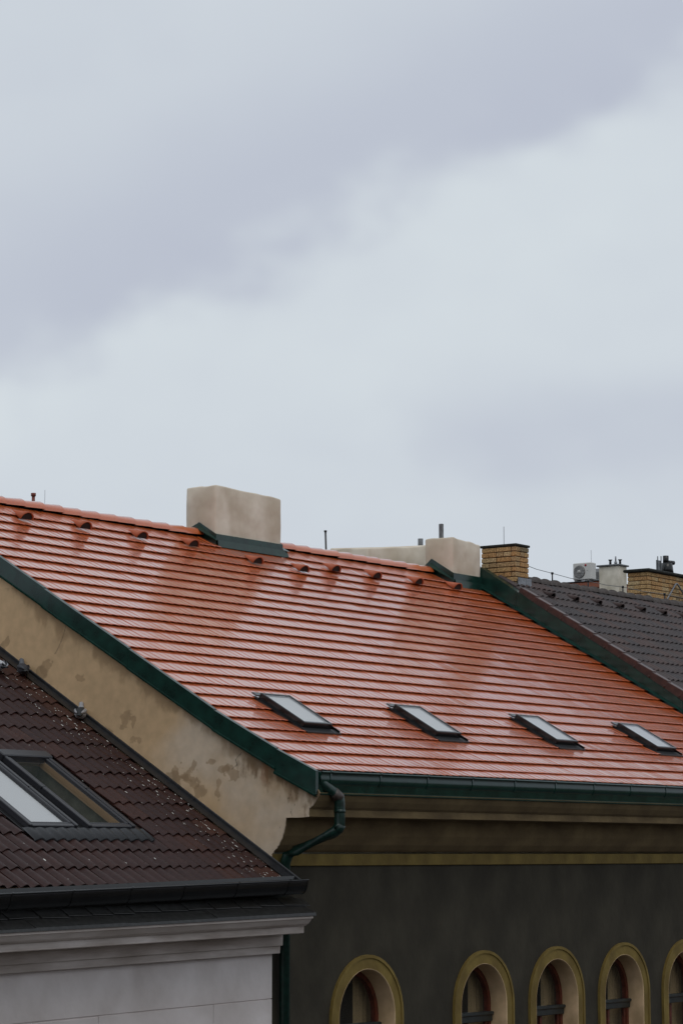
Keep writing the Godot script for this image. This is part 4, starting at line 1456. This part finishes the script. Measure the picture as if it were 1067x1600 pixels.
func small_things() -> void:
	air_conditioner(Vector3(60.02, 7.409, -35.45), "white air conditioner with round fan behind the brown ridge", 0.58, 0.53, 0.28, true)
	air_conditioner(Vector3(61.0, 7.409, -35.43), "small grey cabinet between the white air conditioner and white chimney", 0.6, 0.47, 0.3, false)
	rod("antenna", "thin black leaning rod behind the ridge right of the broad chimney", "antenna", Vector3(36.3, 4.3, -26.5), Vector3(36.22, 5.73, -26.5), 0.018, M.black_metal, 0.026)
	rod("vent_stack", "short brick-red vent pipe behind the ridge at the far left", "pipe", Vector3(28.58, 4.2, -26.5), Vector3(28.58, 5.52, -26.5), 0.026, M.vent_red, 0.04)
	rod("antenna", "hair-thin aerial beside the brick-red vent pipe", "antenna", Vector3(28.84, 4.2, -26.5), Vector3(28.84, 5.6, -26.5), 0.003, M.zinc)
	rod("antenna", "thin upright aerial on top of the brick chimney with dark cap", "antenna", Vector3(39.15, 5.6, -24.58), Vector3(39.15, 5.96, -24.58), 0.005, M.black_metal)
	rod("antenna", "fine upright aerial behind the white air conditioner", "antenna", Vector3(60.6, 7.3, -35.2), Vector3(60.6, 8.35, -35.2), 0.006, M.zinc)
	# lightning conductor along the brown ridge
	var n := thing("lightning_conductor", "thin lightning conductor wire on holders along the brown ridge", "wire")
	var st := S(false)
	var hold := [Vector3(40.65, 5.24, -24.5), Vector3(42.65, 5.2, -24.5), Vector3(43.28, 5.2, -24.5), Vector3(45.4, 5.2, -24.5)]
	var pts := PackedVector3Array([Vector3(39.42, 5.3, -24.4)])
	hold = [Vector3(40.72, 5.23, -24.5), Vector3(42.05, 5.2, -24.5), Vector3(43.4, 5.2, -24.5), Vector3(45.1, 5.2, -24.5), Vector3(46.9, 5.2, -24.5)]
	for q in hold:
		var a: Vector3 = pts[-1]
		pts.append(a.lerp(q, 0.5) - Vector3(0, 0.02, 0))
		pts.append(q)
	tube(st, pts, 0.006, 6)
	part("cable", st, M.pipe_grey, n)
	for q in hold:
		st = S(false)
		cyl(st, q - Vector3(0, 0.17, 0), q, 0.014, 8)
		cyl(st, q - Vector3(0, 0.02, 0), q + Vector3(0, 0.02, 0), 0.026, 8)
		part("holder", st, M.black_metal, n)
	# bent conduit on the second brick stack
	n = thing("conduit", "bent pale conduit against the wide old brick chimney", "conduit")
	st = S(false)
	tube(st, PackedVector3Array([Vector3(51.15, 5.45, -27.93), Vector3(51.95, 6.2, -27.93), Vector3(52.02, 6.22, -27.93), Vector3(52.1, 6.18, -27.93), Vector3(53.0, 5.5, -27.93)]), 0.022, 8)
	part("pipe", st, M.zinc, n)
	# pigeons
	var white := C(0.5, 0.5, 0.52)
	var grey := C(0.2, 0.21, 0.24)
	var dark := C(0.03, 0.032, 0.036)
	pigeon(white_tf(23.86, 5.02, -0.01).origin, 1.3, "white pigeon with dark wing bars at the left edge of the brown roof", [white, white, white, dark], true)
	pigeon(white_tf(24.27, 4.96, -0.01).origin, 0.95, "dark slate pigeon beside the white one against the flashing", [dark * 1.2, grey * 0.35, grey * 0.6, dark], false)
	pigeon(white_tf(24.28, 3.80, -0.01).origin, 0.64, "pigeon with pale wings and black back alone on the flashing", [dark, white * 0.8, white * 0.7, dark], false)
	droppings()

# one continuous lofted body from tail to beak; legs, wings and eyes are its parts. cols: back, belly, head, bars
func pigeon(at: Vector3, turn: float, label: String, cols: Array, bars: bool) -> void:
	var n := thing("pigeon", label, "pigeon", at, "pigeons on the brown roof")
	n.rotation.y = turn
	n.scale = Vector3.ONE * 1.3
	# forward is +x; rings: x, y, half width, half height
	var rings := [[-0.17, 0.075, 0.012, 0.005], [-0.13, 0.082, 0.026, 0.009], [-0.085, 0.092, 0.034, 0.022], [-0.05, 0.1, 0.05, 0.043], [0.0, 0.105, 0.06, 0.058], [0.04, 0.115, 0.057, 0.058], [0.07, 0.135, 0.044, 0.05], [0.082, 0.165, 0.03, 0.03], [0.086, 0.19, 0.024, 0.022], [0.095, 0.207, 0.024, 0.022], [0.108, 0.212, 0.019, 0.017], [0.118, 0.21, 0.009, 0.008], [0.135, 0.203, 0.003, 0.0025]]
	var st := S(false)
	var seg := 14
	var P := []
	for i in rings.size():
		var q: Array = rings[i]
		var dir := Vector3(1, 0, 0)
		if i > 0 and i < rings.size() - 1: dir = Vector3(rings[i + 1][0] - rings[i - 1][0], rings[i + 1][1] - rings[i - 1][1], 0).normalized()
		var up := Vector3(-dir.y, dir.x, 0)
		var row := []
		for k in seg:
			var a := TAU * k / seg
			row.append(Vector3(q[0], q[1] - 0.03, 0) + up * sin(a) * q[3] + Vector3(0, 0, 1) * cos(a) * q[2])
		P.append(row)
	var col := func(i: int, k: int) -> Color:
		var a := sin(TAU * (k + 0.5) / seg)
		if i >= 7: return cols[2] if i < 11 else C(0.05, 0.045, 0.04)
		if i < 2: return cols[3]
		return cols[0] if a > 0.1 else cols[1]
	for i in rings.size() - 1:
		for k in seg:
			var k2 := (k + 1) % seg
			st.set_color(col.call(i, k))
			quad(st, P[i][k], P[i][k2], P[i + 1][k2], P[i + 1][k])
	part("body", st, M.bird, n)
	for s in [-1.0, 1.0]:
		st = S(false)
		var W := []
		var wx := [[0.055, 0.012], [0.03, 0.032], [-0.02, 0.038], [-0.07, 0.03], [-0.12, 0.018], [-0.15, 0.004]]
		for i in wx.size():
			var row := []
			for k in 6:
				var v := k / 5.0
				var yy: float = 0.098 - 0.1 * i * 0.05 + wx[i][1] * (1.0 - 2.0 * v)
				var bulge: float = 0.062 - 0.007 * absf(i - 1.5) * 1.6 + 0.008 * sin(PI * v)
				row.append(Vector3(wx[i][0], yy, s * bulge * (0.72 + 0.28 * sin(PI * clampf(v + 0.2, 0, 1)))))
			W.append(row)
		for i in wx.size() - 1:
			for k in 5:
				var cc: Color = cols[1]
				if bars and (i == 2 or i == 4): cc = cols[3]
				st.set_color(cc)
				if s > 0: quad(st, W[i + 1][k], W[i][k], W[i][k + 1], W[i + 1][k + 1])
				else: quad(st, W[i][k], W[i + 1][k], W[i + 1][k + 1], W[i][k + 1])
		part("wing", st, M.bird, n)
		st = S(false)
		cyl(st, Vector3(0.01, 0.035, s * 0.022), Vector3(0.015, 0.0, s * 0.025), 0.005, 6)
		for tq in [-0.5, 0.0, 0.5]: cyl(st, Vector3(0.015, 0.003, s * 0.025), Vector3(0.045, 0.002, s * 0.025 + tq * 0.03), 0.0035, 5)
		part("leg", st, M.bird_leg, n)
		st = S(false)
		cyl(st, Vector3(0.102, 0.184, s * 0.018), Vector3(0.102, 0.184, s * 0.0225), 0.0045, 8)
		part("eye", st, M.bird_eye, n)

func droppings() -> void:
	var r := RandomNumberGenerator.new()
	r.seed = 77
	var st := S(false)
	for k in 8:
		var a0 := TAU * k / 8.0
		var a1 := TAU * (k + 1) / 8.0
		tri(st, Vector3(cos(a1), 0, sin(a1)), Vector3(0, 0.25, 0), Vector3(cos(a0), 0, sin(a0)))
	var mesh := done(st, M.dropping)
	var ts := []
	for i in 440:
		var x: float
		var d: float
		if i < 320:      # under the perches along the flashing
			d = r.randf_range(0.0, 5.4)
			x = XL - 0.1 - absf(r.randfn(0.22, 0.16)) - (0.25 * r.randf() if r.randf() < 0.3 else 0.0)
		else:
			d = r.randf_range(-0.05, 5.4)
			x = XL - r.randf_range(0.1, 5.0) * (0.35 + 0.65 * r.randf())
		if x > 20.7 and x < 22.75 and d > 0.8 and d < 2.9: continue
		if x > XL - 0.08: continue
		var row := floorf((d + 0.088) / 0.362)
		var into := d + 0.088 - row * 0.362
		var y := -0.045 + wave((x - (XL - 0.05)) / 0.36) + lerpf(0.03, 0.004, into / 0.44) + 0.004
		var t := white_tf(x, d, y)
		var sz := 0.0035 + 0.010 * pow(r.randf(), 3.0)
		var lon := sz * r.randf_range(1.0, 2.6)
		t.basis = t.basis * Basis(Vector3.UP, r.randf_range(-0.6, 0.6)) * Basis.from_scale(Vector3(sz, sz * 0.5, lon))
		ts.append(t)
	var mm := MultiMesh.new()
	mm.transform_format = MultiMesh.TRANSFORM_3D
	mm.mesh = mesh
	mm.instance_count = ts.size()
	for i in ts.size(): mm.set_instance_transform(i, ts[i])
	var mi := MultiMeshInstance3D.new()
	mi.name = "bird_droppings"
	mi.multimesh = mm
	tag(mi, "white bird droppings speckled over the brown roof along the flashing", "droppings", "", "stuff")
	add_child(mi, true)
